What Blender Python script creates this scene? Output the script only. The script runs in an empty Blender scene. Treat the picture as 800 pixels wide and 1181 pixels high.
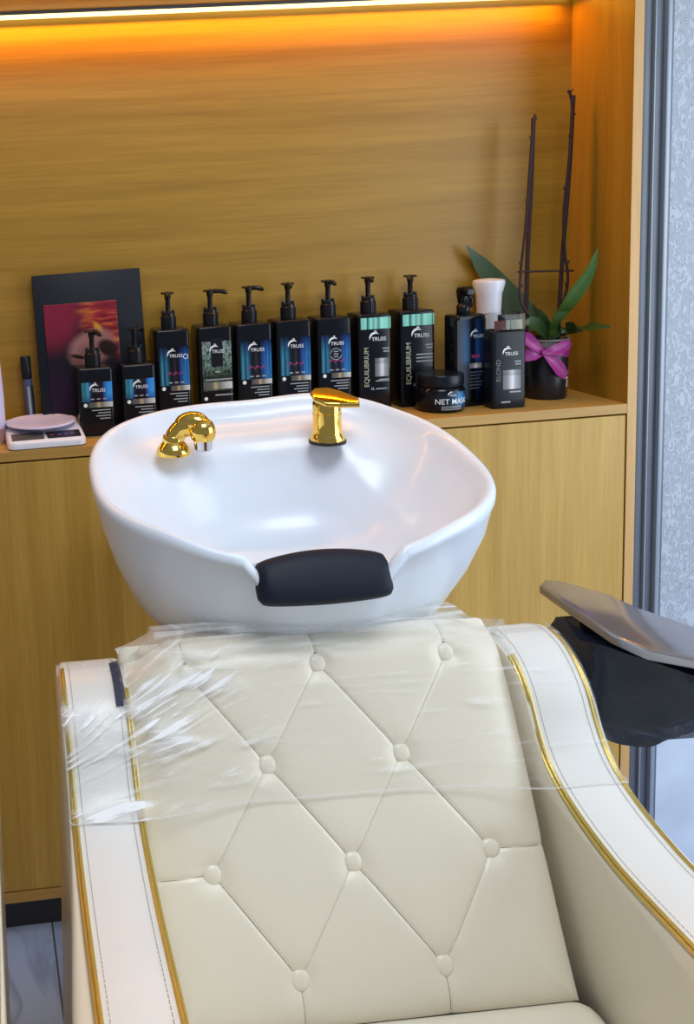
import bpy, bmesh, math, random
from mathutils import Vector, Matrix, noise
random.seed(7)
PI = math.pi
SC = bpy.context.scene
COL = SC.collection

# ------------------------------------------------------------------ camera
F, PX, PY = 1100.0, 63.846, 406.574           # focal length and principal point, pixels of 800 x 1181
W, H = 800.0, 1181.0
EYE = Vector((0.0, -1.7111, 1.40))
def cam_axes(y, p, r):
    cy, sy, cp, sp, cr, sr = math.cos(y), math.sin(y), math.cos(p), math.sin(p), math.cos(r), math.sin(r)
    R0 = Matrix(((1, 0, 0), (0, 0, 1), (0, 1, 0)))
    Rz = Matrix(((cy, -sy, 0), (sy, cy, 0), (0, 0, 1)))
    Rp = Matrix(((1, 0, 0), (0, cp, sp), (0, -sp, cp)))
    Rr = Matrix(((cr, sr, 0), (-sr, cr, 0), (0, 0, 1)))
    return Rr @ Rp @ R0 @ Rz.transposed()
AX = cam_axes(-.083, .1292, -.0586)
def ray(u, v): return AX.transposed() @ Vector(((u - PX) / F, -(v - PY) / F, 1.0))
def aty(u, v, y):
    r = ray(u, v); return EYE + r * ((y - EYE.y) / r.y)
def atz(u, v, z):
    r = ray(u, v); return EYE + r * ((z - EYE.z) / r.z)
cd = bpy.data.cameras.new('camera'); cam = bpy.data.objects.new('camera', cd); COL.objects.link(cam)
cd.sensor_width = 36.0; cd.lens = F / H * 36.0
cd.shift_x = (W / 2 - PX) / H; cd.shift_y = -(H / 2 - PY) / H
cd.clip_start = .02
M4 = Matrix.Identity(4)
for i in range(3):
    M4[i][0] = AX[0][i]; M4[i][1] = AX[1][i]; M4[i][2] = -AX[2][i]; M4[i][3] = EYE[i]
cam.matrix_world = M4
SC.camera = cam

# ------------------------------------------------------------------ materials
def s2l(c):
    return tuple(((x / 255) / 12.92 if x / 255 <= .04045 else ((x / 255 + .055) / 1.055) ** 2.4) for x in c)
def new_mat(name):
    m = bpy.data.materials.new(name); m.use_nodes = True
    nt = m.node_tree; nt.nodes.clear()
    out = nt.nodes.new('ShaderNodeOutputMaterial')
    return m, nt, out
def pset(b, **k):
    for n, v in k.items():
        b.inputs[n.replace('_', ' ')].default_value = v
def principled(nt, col, rough=.5, metal=0., **k):
    b = nt.nodes.new('ShaderNodeBsdfPrincipled')
    b.inputs['Base Color'].default_value = (*col, 1); b.inputs['Roughness'].default_value = rough
    b.inputs['Metallic'].default_value = metal
    pset(b, **k); return b
def mat(name, col, rough=.5, metal=0., bump=None, var=0., **k):
    """plain procedural material: slight noise in colour, optional noise bump (scale, strength)"""
    m, nt, out = new_mat(name)
    b = principled(nt, col, rough, metal, **k)
    tc = nt.nodes.new('ShaderNodeTexCoord')
    if var:
        n = nt.nodes.new('ShaderNodeTexNoise'); n.inputs['Scale'].default_value = 9; n.inputs['Detail'].default_value = 4
        nt.links.new(tc.outputs['Object'], n.inputs['Vector'])
        r = nt.nodes.new('ShaderNodeValToRGB')
        r.color_ramp.elements[0].position = .3; r.color_ramp.elements[1].position = .7
        r.color_ramp.elements[0].color = (*[c * (1 - var) for c in col], 1)
        r.color_ramp.elements[1].color = (*[min(1, c * (1 + var)) for c in col], 1)
        nt.links.new(n.outputs['Fac'], r.inputs['Fac']); nt.links.new(r.outputs['Color'], b.inputs['Base Color'])
    if bump:
        n = nt.nodes.new('ShaderNodeTexNoise'); n.inputs['Scale'].default_value = bump[0]; n.inputs['Detail'].default_value = 3
        nt.links.new(tc.outputs['Object'], n.inputs['Vector'])
        bp = nt.nodes.new('ShaderNodeBump'); bp.inputs['Strength'].default_value = bump[1]; bp.inputs['Distance'].default_value = .002
        nt.links.new(n.outputs['Fac'], bp.inputs['Height']); nt.links.new(bp.outputs['Normal'], b.inputs['Normal'])
    nt.links.new(b.outputs['BSDF'], out.inputs['Surface'])
    return m
def wood(name, axis, dark, light, fine=1.0, rough=.42):
    """oak laminate, grain running along `axis`"""
    m, nt, out = new_mat(name)
    b = principled(nt, light, rough)
    tc = nt.nodes.new('ShaderNodeTexCoord')
    def stretched(a, c):
        mp = nt.nodes.new('ShaderNodeMapping')
        mp.inputs['Scale'].default_value = tuple(a if i == axis else c for i in range(3))
        nt.links.new(tc.outputs['Object'], mp.inputs['Vector']); return mp
    m1 = stretched(1.3, 34 * fine)
    n1 = nt.nodes.new('ShaderNodeTexNoise'); n1.inputs['Scale'].default_value = 1; n1.inputs['Detail'].default_value = 7
    n1.inputs['Roughness'].default_value = .62; n1.inputs['Distortion'].default_value = .5
    nt.links.new(m1.outputs['Vector'], n1.inputs['Vector'])
    m2 = stretched(9, 300 * fine)
    n2 = nt.nodes.new('ShaderNodeTexNoise'); n2.inputs['Scale'].default_value = 1; n2.inputs['Detail'].default_value = 3
    nt.links.new(m2.outputs['Vector'], n2.inputs['Vector'])
    m3 = stretched(.5, 6 * fine)
    n3 = nt.nodes.new('ShaderNodeTexNoise'); n3.inputs['Scale'].default_value = 1; n3.inputs['Detail'].default_value = 2
    n3.inputs['Distortion'].default_value = 1.2
    nt.links.new(m3.outputs['Vector'], n3.inputs['Vector'])
    def math_(op, a, c):
        x = nt.nodes.new('ShaderNodeMath'); x.operation = op
        for i, q in enumerate((a, c)):
            if isinstance(q, (int, float)): x.inputs[i].default_value = q
            else: nt.links.new(q, x.inputs[i])
        return x.outputs[0]
    s = math_('ADD', math_('MULTIPLY', n1.outputs['Fac'], .5), math_('ADD', math_('MULTIPLY', n2.outputs['Fac'], .25), math_('MULTIPLY', n3.outputs['Fac'], .25)))
    r = nt.nodes.new('ShaderNodeValToRGB')
    r.color_ramp.elements[0].position = .34; r.color_ramp.elements[1].position = .64
    r.color_ramp.elements[0].color = (*dark, 1); r.color_ramp.elements[1].color = (*light, 1)
    nt.links.new(s, r.inputs['Fac']); nt.links.new(r.outputs['Color'], b.inputs['Base Color'])
    bp = nt.nodes.new('ShaderNodeBump'); bp.inputs['Strength'].default_value = .12; bp.inputs['Distance'].default_value = .001
    nt.links.new(n2.outputs['Fac'], bp.inputs['Height']); nt.links.new(bp.outputs['Normal'], b.inputs['Normal'])
    nt.links.new(b.outputs['BSDF'], out.inputs['Surface'])
    return m
def emit(name, col, s):
    m, nt, out = new_mat(name)
    e = nt.nodes.new('ShaderNodeEmission'); e.inputs['Color'].default_value = (*col, 1); e.inputs['Strength'].default_value = s
    nt.links.new(e.outputs[0], out.inputs['Surface']); return m

WD, WL = (.27, .138, .008), (.42, .230, .024)
M = {}
M['wood_x'] = wood('oak_laminate_horizontal', 0, WD, WL)
M['wood_z'] = wood('oak_laminate_vertical', 2, WD, WL)
M['wood_door_lit'] = wood('oak_laminate_door_lit', 2, (.42, .24, .034), (.62, .385, .082))  # same oak as the niche, lightened to stand for brighter light on doors
M['wood_edge'] = wood('oak_edge_band', 2, (.50, .27, .080), (.68, .40, .14))
M['wood_edge_x'] = wood('oak_edge_band_horizontal', 0, (.42, .23, .045), (.58, .33, .085))
M['kick'] = mat('dark_plinth', (.03, .028, .03), .5)
M['alu'] = mat('grey_aluminium', (.13, .145, .17), .45, .4, var=.08)
M['alu_light'] = mat('pale_aluminium', (.30, .335, .38), .4, .4)
M['alu_dark'] = mat('dark_gasket', (.035, .04, .045), .5)
M['ceramic'] = mat('white_ceramic', (.79, .86, .965), .32, 0., Coat_Weight=.22, Coat_Roughness=.06)
M['leather'] = mat('cream_leather', (.80, .735, .595), .36, 0., bump=(420, .10), var=.015, Coat_Weight=.12, Coat_Roughness=.25)
M['leather_white'] = mat('pale_cream_leather', (.82, .80, .76), .36, 0., bump=(420, .10), var=.015, Coat_Weight=.12, Coat_Roughness=.25)
M['crease_shade'] = mat('dark_crease_shade', (.20, .17, .13), .8)  # dark tubes laid in pleats and round buttons to deepen crease shade
M['stitch'] = mat('pale_stitching', (.50, .48, .43), .8)
M['gold_cord'] = mat('gold_cord', (.60, .45, .12), .36, .75, bump=(500, .25))
M['gold'] = mat('polished_gold', (.90, .60, .13), .08, 1.)
M['chrome'] = mat('chrome', (.7, .7, .72), .1, 1.)
M['rubber'] = mat('black_rubber', (.008, .013, .026), .55, bump=(30, .05), Specular_IOR_Level=.25)
M['gasket'] = mat('black_gasket', (.01, .01, .01), .5)
M['black_plastic'] = mat('black_glossy_plastic', (.004, .005, .009), .16, Specular_IOR_Level=.3)
M['black_satin'] = mat('black_satin_plastic', (.005, .008, .014), .3, Specular_IOR_Level=.3)
M['black_matt'] = mat('black_matt_pump', (.006, .006, .009), .3, Specular_IOR_Level=.35)
M['white_plastic'] = mat('white_plastic', (.80, .79, .86), .3)
M['lilac_plastic'] = mat('lilac_white_plastic', (.66, .62, .86), .35)
M['print_white'] = mat('white_print', (.80, .82, .84), .4)
M['print_grey'] = mat('grey_print', (.33, .35, .37), .4)
M['print_dim'] = mat('dim_grey_print', (.11, .12, .13), .4)
M['print_silver'] = mat('silver_foil', (.62, .62, .6), .25, .8)
M['print_magenta'] = mat('magenta_print', (.30, .04, .16), .4)
M['print_gold'] = mat('pale_gold_print', (.42, .45, .30), .4)
M['leaf'] = mat('orchid_leaf_green', (.022, .060, .010), .4, var=.3)
M['leaf_light'] = mat('light_leaf_green', (.055, .13, .012), .4, var=.2)
M['stem'] = mat('dark_purple_stem', (.030, .010, .012), .45, bump=(60, .4))
M['ribbon'] = mat('magenta_ribbon', (.30, .02, .19), .4, bump=(60, .2))
M['pot_clear'] = mat('grey_translucent_pot', (.22, .21, .20), .3)
M['pot_black'] = mat('black_pot_cover', (.006, .008, .014), .35)
M['soil'] = mat('bark_soil', (.06, .04, .025), .9, bump=(80, .8))
M['tape'] = mat('navy_woven_tag', (.035, .04, .075), .7, bump=(300, .6))

# ------------------------------------------------------------------ mesh helpers
class MB:
    def __init__(s): s.v = []; s.f = []
    def add(s, vf, T=None):
        v, f = vf; o = len(s.v)
        s.v += [(T @ Vector(p)) if T is not None else Vector(p) for p in v]
        s.f += [tuple(i + o for i in q) for q in f]
        return s
    def build(s, name, m, parent=None, smooth=40, loc=None):
        me = bpy.data.meshes.new(name)
        me.from_pydata([tuple(p) for p in s.v], [], s.f); me.update()
        bm = bmesh.new(); bm.from_mesh(me); bmesh.ops.recalc_face_normals(bm, faces=bm.faces); bm.to_mesh(me); bm.free()
        me.materials.append(m)
        if smooth:
            me.polygons.foreach_set('use_smooth', [True] * len(me.polygons))
            try: me.set_sharp_from_angle(angle=math.radians(smooth))
            except Exception: pass
        o = bpy.data.objects.new(name, me); COL.objects.link(o)
        if parent: o.parent = parent
        if loc: o.location = loc
        return o
def Tr(x, y, z): return Matrix.Translation((x, y, z))
def Rt(a, ax): return Matrix.Rotation(a, 4, ax)
def box(x0, x1, y0, y1, z0, z1, b=0., seg=2):
    bm = bmesh.new(); bmesh.ops.create_cube(bm, size=1)
    for v in bm.verts:
        v.co = Vector((x0 + (v.co.x + .5) * (x1 - x0), y0 + (v.co.y + .5) * (y1 - y0), z0 + (v.co.z + .5) * (z1 - z0)))
    if b: bmesh.ops.bevel(bm, geom=list(bm.edges), offset=b, segments=seg, profile=.5, affect='EDGES', clamp_overlap=True)
    return grab(bm)
def grab(bm):
    bm.verts.ensure_lookup_table(); bm.verts.index_update()
    r = ([v.co.copy() for v in bm.verts], [tuple(v.index for v in f.verts) for f in bm.faces]); bm.free(); return r
def rings(rs, cap0=True, cap1=True, closed=True):
    n = len(rs[0]); v = [p for r in rs for p in r]; f = []
    for i in range(len(rs) - 1):
        for j in range(n if closed else n - 1):
            k = (j + 1) % n
            f.append((i * n + j, i * n + k, (i + 1) * n + k, (i + 1) * n + j))
    if closed and cap0: f.append(tuple(reversed(range(n))))
    if closed and cap1: f.append(tuple((len(rs) - 1) * n + j for j in range(n)))
    return v, f
def lathe(prof, seg=32, sx=1., sy=1.):
    return rings([[Vector((r * math.cos(2 * PI * j / seg) * sx, r * math.sin(2 * PI * j / seg) * sy, z)) for j in range(seg)] for r, z in prof])
def catmull(pts, n=8):
    P = [Vector(p) for p in pts]; out = []
    for i in range(len(P) - 1):
        a = P[i - 1] if i else P[0] * 2 - P[1]; b, c = P[i], P[i + 1]; d = P[i + 2] if i + 2 < len(P) else P[-1] * 2 - P[-2]
        for k in range(n):
            t = k / n
            out.append(.5 * ((2 * b) + (c - a) * t + (2 * a - 5 * b + 4 * c - d) * t * t + (3 * b - a - 3 * c + d) * t ** 3))
    out.append(P[-1]); return out
def tube(pts, r, seg=8, flat=None):
    P = [Vector(p) for p in pts]; n = len(P); rs = []
    R = r if isinstance(r, (list, tuple)) else [r] * n
    t0 = (P[1] - P[0]).normalized(); up = Vector((0, 0, 1)) if abs(t0.z) < .9 else Vector((1, 0, 0))
    nn = (up - t0 * up.dot(t0)).normalized()
    for i in range(n):
        t = (P[min(i + 1, n - 1)] - P[max(i - 1, 0)]).normalized()
        nn = (nn - t * nn.dot(t)).normalized(); bb = t.cross(nn)
        rs.append([P[i] + (nn * math.cos(2 * PI * j / seg) + bb * math.sin(2 * PI * j / seg)) * R[i] for j in range(seg)])
    return rings(rs)
def prism(poly, x0, x1, bev=0., seg=3):
    """polygon of (y, z) extruded along x, edges rounded"""
    n = len(poly); bm = bmesh.new()
    a = [bm.verts.new((x0, p[0], p[1])) for p in poly]; b = [bm.verts.new((x1, p[0], p[1])) for p in poly]
    bm.faces.new(a); bm.faces.new(list(reversed(b)))
    for i in range(n):
        j = (i + 1) % n; bm.faces.new((a[i], b[i], b[j], a[j]))
    bmesh.ops.recalc_face_normals(bm, faces=bm.faces)
    if bev:
        ed = [e for e in bm.edges if abs(e.verts[0].co.x - e.verts[1].co.x) < 1e-6]
        bmesh.ops.bevel(bm, geom=ed, offset=bev, segments=seg, profile=.5, affect='EDGES', clamp_overlap=True)
    return grab(bm)
def slab(poly, z0, z1, bev=0., seg=2):
    v, f = prism(poly, z0, z1, bev, seg)             # (y,z)->(x,y), x->z
    return [Vector((p.y, p.z, p.x)) for p in v], f
TXT = {}
def text(s, size):
    """flat lettering in the XZ plane facing -Y, origin at its centre"""
    if s not in TXT:
        cu = bpy.data.curves.new('txt', 'FONT'); cu.body = s; cu.size = 1; cu.extrude = .01; cu.offset = .004
        cu.align_x = 'CENTER'; cu.align_y = 'CENTER'; cu.resolution_u = 3
        o = bpy.data.objects.new('txt', cu); COL.objects.link(o)
        dg = bpy.context.evaluated_depsgraph_get(); me = bpy.data.meshes.new_from_object(o.evaluated_get(dg))
        bm = bmesh.new(); bm.from_mesh(me); bmesh.ops.triangulate(bm, faces=bm.faces, ngon_method='EAR_CLIP'); bmesh.ops.subdivide_edges(bm, edges=[e for e in bm.edges if e.calc_length() > .12], cuts=2, use_grid_fill=False); bmesh.ops.triangulate(bm, faces=bm.faces); bm.to_mesh(me); bm.free()
        TXT[s] = ([v.co.copy() for v in me.vertices], [tuple(p.vertices) for p in me.polygons])
        bpy.data.objects.remove(o); bpy.data.curves.remove(cu); bpy.data.meshes.remove(me)
    v, f = TXT[s]
    return [Vector((p.x * size, -p.z * size * .5, p.y * size)) for p in v], f
def tag(o, label=None, cat=None, group=None, kind=None):
    if label: o['label'] = label
    if cat: o['category'] = cat
    if group: o['group'] = group
    if kind: o['kind'] = kind
    return o
def empty(name, loc, rz=0, label=None, cat=None, group=None):
    o = bpy.data.objects.new(name, None); COL.objects.link(o); o.empty_display_size = .05
    o.location = loc; o.rotation_euler = (0, 0, rz); return tag(o, label, cat, group)
def smooth(a, b, x):
    t = max(0., min(1., (x - a) / (b - a))); return t * t * (3 - 2 * t)

# ------------------------------------------------------------------ the setting
def floor_mat():
    m, nt, out = new_mat('grey_marble_tile')
    b = principled(nt, (.4, .44, .55), .12)
    tc = nt.nodes.new('ShaderNodeTexCoord')
    n = nt.nodes.new('ShaderNodeTexNoise'); n.inputs['Scale'].default_value = 3; n.inputs['Detail'].default_value = 6; n.inputs['Distortion'].default_value = 2.2
    nt.links.new(tc.outputs['Object'], n.inputs['Vector'])
    r = nt.nodes.new('ShaderNodeValToRGB')
    for p, c in ((.0, (.60, .70, .95, 1)), (.43, (.58, .68, .93, 1)), (.5, (.40, .47, .68, 1)), (.57, (.60, .70, .95, 1))):
        e = r.color_ramp.elements.new(p) if p not in (0., ) else r.color_ramp.elements[0]
        e.color = c
    r.color_ramp.elements[-1].color = (.62, .72, .97, 1)
    nt.links.new(n.outputs['Fac'], r.inputs['Fac'])
    mp = nt.nodes.new('ShaderNodeMapping'); mp.inputs['Location'].default_value = (-.073, .35, 0)
    nt.links.new(tc.outputs['Object'], mp.inputs['Vector'])
    br = nt.nodes.new('ShaderNodeTexBrick'); br.offset = 0; br.inputs['Scale'].default_value = 1
    br.inputs['Brick Width'].default_value = .8; br.inputs['Row Height'].default_value = .8; br.inputs['Mortar Size'].default_value = .002
    br.inputs['Mortar'].default_value = (.12, .13, .17, 1)
    nt.links.new(mp.outputs['Vector'], br.inputs['Vector'])
    nt.links.new(r.outputs['Color'], br.inputs['Color1']); nt.links.new(r.outputs['Color'], br.inputs['Color2'])
    nt.links.new(br.outputs['Color'], b.inputs['Base Color']); nt.links.new(b.outputs['BSDF'], out.inputs['Surface'])
    return m
def wallpaper_mat():
    m, nt, out = new_mat('embossed_grey_wallpaper')
    b = principled(nt, (.6, .63, .68), .5)
    tc = nt.nodes.new('ShaderNodeTexCoord')
    mp = nt.nodes.new('ShaderNodeMapping'); mp.inputs['Scale'].default_value = (1.25, 1, .8)
    nt.links.new(tc.outputs['Object'], mp.inputs['Vector'])
    n = nt.nodes.new('ShaderNodeTexNoise'); n.inputs['Scale'].default_value = 52; n.inputs['Detail'].default_value = 2.5; n.inputs['Distortion'].default_value = 1.8
    nt.links.new(mp.outputs['Vector'], n.inputs['Vector'])
    r = nt.nodes.new('ShaderNodeValToRGB')
    el = r.color_ramp.elements
    el[0].position = .40; el[0].color = (.33, .37, .42, 1); el[1].position = .62; el[1].color = (.45, .49, .55, 1)
    e = el.new(.47); e.color = (.40, .44, .50, 1)
    e = el.new(.505); e.color = (.22, .25, .30, 1)
    e = el.new(.54); e.color = (.42, .46, .52, 1)
    nt.links.new(n.outputs['Fac'], r.inputs['Fac']); nt.links.new(r.outputs['Color'], b.inputs['Base Color'])
    bp = nt.nodes.new('ShaderNodeBump'); bp.inputs['Strength'].default_value = .5; bp.inputs['Distance'].default_value = .003
    nt.links.new(n.outputs['Fac'], bp.inputs['Height']); nt.links.new(bp.outputs['Normal'], b.inputs['Normal'])
    nt.links.new(b.outputs['BSDF'], out.inputs['Surface']); return m
def struct(name, m, mb, smooth=None):
    return tag(mb.build(name, m, None, smooth), kind='structure')
struct('floor', floor_mat(), MB().add(box(-3, 3.2, -4.2, .3, -.05, 0)))
struct('ceiling', mat('white_ceiling', (.8, .8, .8), .8), MB().add(box(-3, 3.2, -4.2, .3, 2.75, 2.8)))
struct('wall_back', mat('grey_plaster', (.5, .5, .5), .8), MB().add(box(-3, 1.268, .215, .3, 0, 2.75)))
struct('wall_right', wallpaper_mat(), MB().add(box(1.3, 3.2, .03, .3, .50, 2.75)))
struct('baseboard_right', mat('pale_blue_glossy_panel', (.55, .62, .72), .22, var=.10), MB().add(box(1.28, 3.2, .028, .3, 0, .50)))
# grey metal frame profiles between the cabinet and the wallpaper
tx = MB()
struct('trim_1', M['alu_dark'], MB().add(box(1.2685, 1.2725, .030, .2, 0, 2.75)))
struct('trim_2', M['alu'], MB().add(box(1.2720, 1.2895, .012, .06, 0, 2.75, .002)), 40)
struct('trim_3', M['alu_light'], MB().add(box(1.2895, 1.2925, .006, .06, 0, 2.75, .001)), 40)
struct('trim_4', M['alu'], MB().add(box(1.2925, 1.3135, .014, .06, 0, 2.75, .002)), 40)
struct('trim_5', M['alu_light'], MB().add(box(1.3135, 1.3230, .005, .06, 0, 2.75, .002)), 40)
struct('trim_6', M['alu'], MB().add(box(1.3230, 1.3350, .016, .06, 0, 2.75, .002)), 40)

# ------------------------------------------------------------------ built-in oak cabinet
CX0 = -1.3
XI, XO, D = 1.2445, 1.2635, .185
cab = empty('wall_cabinet', (0, 0, 0), 0, 'built-in oak laminate cabinet with open lit niche and handleless doors below', 'cabinet')
MB().add(box(CX0, XI, D, D + .018, .10, 2.35)).build('back_panel', M['wood_x'], cab, None)
sp_ = MB().add(box(XI, XO, .0012, D + .02, 0, 2.35)).build('side_panel', M['wood_z'], cab, None)
MB().add(box(XI, XO, 0, .0012, 0, 2.35, .0004)).build('edge_band', M['wood_edge'], sp_, None)
MB().add(box(CX0, XI, 0, D, 1.812, 1.83)).build('top_panel', M['wood_x'], cab, None)
MB().add(box(CX0, XI, .0, .018, 1.8301, 2.35)).build('upper_door', M['wood_x'], cab, None)
MB().add(box(CX0, XI, .022, D, .128, .975)).build('carcass', M['kick'], cab, None)
MB().add(box(CX0, XI, 0, D, .103, .1245, .0006)).build('bottom_rail', M['wood_edge_x'], cab, None)
MB().add(box(CX0, XI, .068, D, 0, .103)).build('plinth', M['kick'], cab, None)
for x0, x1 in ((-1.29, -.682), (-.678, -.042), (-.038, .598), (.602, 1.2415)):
    MB().add(box(x0, x1, .001, .019, .1275, .9775, .0006)).build('door', M['wood_door_lit'], cab, None)
shelf = tag(MB().add(box(CX0, XI - .0004, 0, D, .981, 1.0, .0008)).build('worktop', M['wood_edge_x'], None, None),
            'oak laminate shelf board carrying the row of hair products', 'worktop')
led = empty('led_strip', (0, D - .01, 1.803), 0, 'glowing warm LED strip along the top of the oak niche', 'light strip')
MB().add(box(CX0, 1.235, -.010, .0095, .003, .0085)).build('channel', M['alu'], led, None)
MB().add(box(CX0, 1.235, -.009, .0085, -.002, .003, .001)).build('diffuser', emit('warm_led', (1., .74, .28), 3.2), led, None)

# ------------------------------------------------------------------ chair (local: x across, -y forward, z up)
AL = -.0273
CH = Vector((.3961, -.6111, 0))
BO = (0., .8434)                     # p, z of first button row on the backrest face
BD = (math.sin(.5312), -math.cos(.5312))
BN = (math.cos(.5312), math.sin(.5312))   # p, z of outward normal
PROF = [(-.125, .72), (-.125, .80), (-.105, .822), (-.06, .840), (-.02, .838), (.012, .822), (.036, .797), (.055, .764), (.075, .738),
        (.10, .7205), (.135, .7065), (.18, .6955), (.23, .689), (.33, .686), (.48, .681), (.60, .664), (.655, .62), (.67, .55)]
PC = catmull([(0, p, z) for p, z in PROF], 6)
HW = .0823; SV = .1101
def chair(label, loc, bulge=1., taper=0.):
    ch = empty('salon_chair', loc, AL, label, 'chair', None)
    # backrest: tufted cushion as a fine displaced grid
    NU, NV = 300, 260
    a0, t0, t1 = .238, -.048, .378
    btn = [(0, -2), (0, 0), (0, 2), (1, -1), (1, 1), (2, -2), (2, 0), (2, 2), (3, -1), (3, 1)]
    bp = [(c * HW, r * SV) for r, c in btn]
    segs = []
    def seg(a, b): segs.append((a, b))
    for r, c in btn:
        for dc in (-1, 1):
            if (r + 1, c + dc) in btn: seg((c * HW, r * SV), ((c + dc) * HW, (r + 1) * SV))
    for c in (-2, 0, 2): seg((c * HW, 0), (c * HW * 1.02, -.06))
    for c in (-1, 1): seg((c * HW, 3 * SV), (c * HW, .40))
    for s in (-1, 1): seg((s * 2 * HW, 2 * SV), (s * .26, 2 * SV + .004)); 
    def dseg(p, s):
        (ax, ay), (bx, by) = s; dx, dy = bx - ax, by - ay
        k = max(0, min(1, ((p[0] - ax) * dx + (p[1] - ay) * dy) / (dx * dx + dy * dy)))
        return math.hypot(p[0] - ax - k * dx, p[1] - ay - k * dy)
    def hgt(a, t):
        w = a0 - .010 * smooth(0, t1, t)
        ex = 1 - abs(a) / w
        e = min(ex * w, t1 - t) ; e2 = t - t0
        puff = .016 * (1 - math.exp(-max(e, 0) / .020))
        h = puff
        if e2 < .05: h -= (1 - math.sqrt(max(0., 1 - ((.05 - e2) / .05) ** 2))) * .05
        ds = sorted(dseg((a, t), s) for s in segs)
        for d in ds[:1]: h -= .0026 * math.exp(-(d / .014)) + .0012 * math.exp(-(d / .0020) ** 2)
        db = min(math.hypot(a - b[0], t - b[1]) for b in bp)
        h -= .0055 * math.exp(-(db / .016) ** 2)
        return h
    v = []; f = []
    def P(a, t, h):
        p = BO[0] + BD[0] * t + BN[0] * h; z = BO[1] + BD[1] * t + BN[1] * h
        return Vector((a, -p, z))
    for j in range(NV + 1):
        t = t0 + (t1 - t0) * j / NV
        for i in range(NU + 1):
            w = a0 - .010 * smooth(0, t1, t)
            a = -w + 2 * w * i / NU
            drop = (.024 if a < 0 else .010) * smooth(.165, .24, abs(a)) * (1 - smooth(t0, .06, t))
            q = P(a, t, hgt(a, t) - .010); q.z -= drop
            v.append(q)
    W1 = NU + 1
    for j in range(NV):
        for i in range(NU):
            f.append((j * W1 + i, j * W1 + i + 1, (j + 1) * W1 + i + 1, (j + 1) * W1 + i))
    bd = [i for i in range(W1)] + [j * W1 + NU for j in range(1, NV + 1)] + [NV * W1 + i for i in range(NU - 1, -1, -1)] + [j * W1 for j in range(NV - 1, 0, -1)]
    o = len(v)
    for k in bd:
        q = v[k]; v.append(Vector((q.x, q.y + .085 * BN[0] if True else 0, q.z - .085 * BN[1] * .35)))
    n = len(bd)
    for k in range(n):
        f.append((bd[k], bd[(k + 1) % n], o + (k + 1) % n, o + k))
    f.append(tuple(o + k for k in range(n)))
    mb = MB(); mb.v = v; mb.f = f
    back = mb.build('backrest', M['leather'], ch, 60)
    for b in bp:
        h = hgt(*b) - .010
        q = P(b[0], b[1], h + .0015)
        T = Matrix.Translation(q) @ Vector((0, 0, 1)).rotation_difference(Vector((0, -BN[0], BN[1]))).to_matrix().to_4x4()
        MB().add(lathe([(.0001, .0040), (.006, .0037), (.0098, .0026), (.0117, .0006), (.0120, -.002), (.0112, -.006)], 24), T).build('button', M['leather'], back, 50)
    th = MB()
    for s in segs:
        pts = []
        for k in range(25):
            a = s[0][0] + (s[1][0] - s[0][0]) * k / 24; t = s[0][1] + (s[1][1] - s[0][1]) * k / 24
            if abs(a) < a0 - .012 and t0 + .01 < t < t1 - .004: pts.append(P(a, t, hgt(a, t) - .010 - .0004))
        if len(pts) > 2: th.add(tube(pts, .0008, 5))
    for b in bp:
        q = P(b[0], b[1], hgt(*b) - .010 + .0006)
        T = Matrix.Translation(q) @ Vector((0, 0, 1)).rotation_difference(Vector((0, -BN[0], BN[1]))).to_matrix().to_4x4()
        th.add(tube([T @ Vector((.0124 * math.cos(k * PI / 16), .0124 * math.sin(k * PI / 16), 0)) for k in range(33)], .0010, 5))
    tag(th.build('pleat_shade', M['crease_shade'], back), 'thin dark lines deepening the pleat shade between and around the buttons')
    # seat cushion
    mb = MB().add(box(-.243, .243, -.70, -.178, .40, .523, .028, 5)); mb.build('seat', M['leather'], ch)
    MB().add(box(-.243, .243, -.70, .04, .16, .40, .015, 3)).build('seat_base', M['leather'], ch)
    MB().add(prism([(-.16, .30), (.10, .30), (.095, .80), (.055, .86), (.025, .82)], -.245, .245, .012)).build('back_shell', M['leather'], ch)
    # armrests
    for s in (-1, 1):
        SH = .0095 if s < 0 else 0.
        x0, x1 = sorted((s * .249 + SH, s * .330 + SH))
        top = [(-q.y, q.z) for q in PC]
        poly = top + [(-.67, .17), (.125, .17)]
        v_, f_ = prism(poly, x0, x1, .007, 3)
        for q in v_: q.x -= s * taper * max(0, .69 - q.z)
        arm = MB().add((v_, f_)).build('armrest', M['leather_white'], ch, 35)
        cen = Vector((-.25, .42))
        pi_ = []
        for (y, z) in poly:
            d = Vector((y, z)) - cen; pi_.append(tuple(cen + d * (1 - .007 / d.length)))
        xi0, xi1 = sorted((s * .2465 + SH, s * .252 + SH))
        MB().add(prism(pi_, xi0, xi1, .0015, 2)).build('inner_panel', M['leather'], arm, 40)
        # softly bulging outer side panel
        xo0, xo1 = sorted((s * .322, s * .356))
        cen = Vector((-.25, .42))
        pin = []
        for (y, z) in poly:
            d = Vector((y, z)) - cen; pin.append(tuple(cen + d * (1 - .008 / d.length)))
        v_, f_ = prism(pin, xo0, xo1, .014, 5)
        for q in v_:
            if abs(q.x) > .3305: q.x = s * (.3305 + (abs(q.x) - .3305) * bulge * (.12 + .88 * max(smooth(-.02, -.42, q.y), smooth(.66, .40, q.z))))
            q.x += SH - s * taper * max(0, .69 - q.z)
        MB().add((v_, f_)).build('side_panel', M['leather'], arm, 50)
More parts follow.
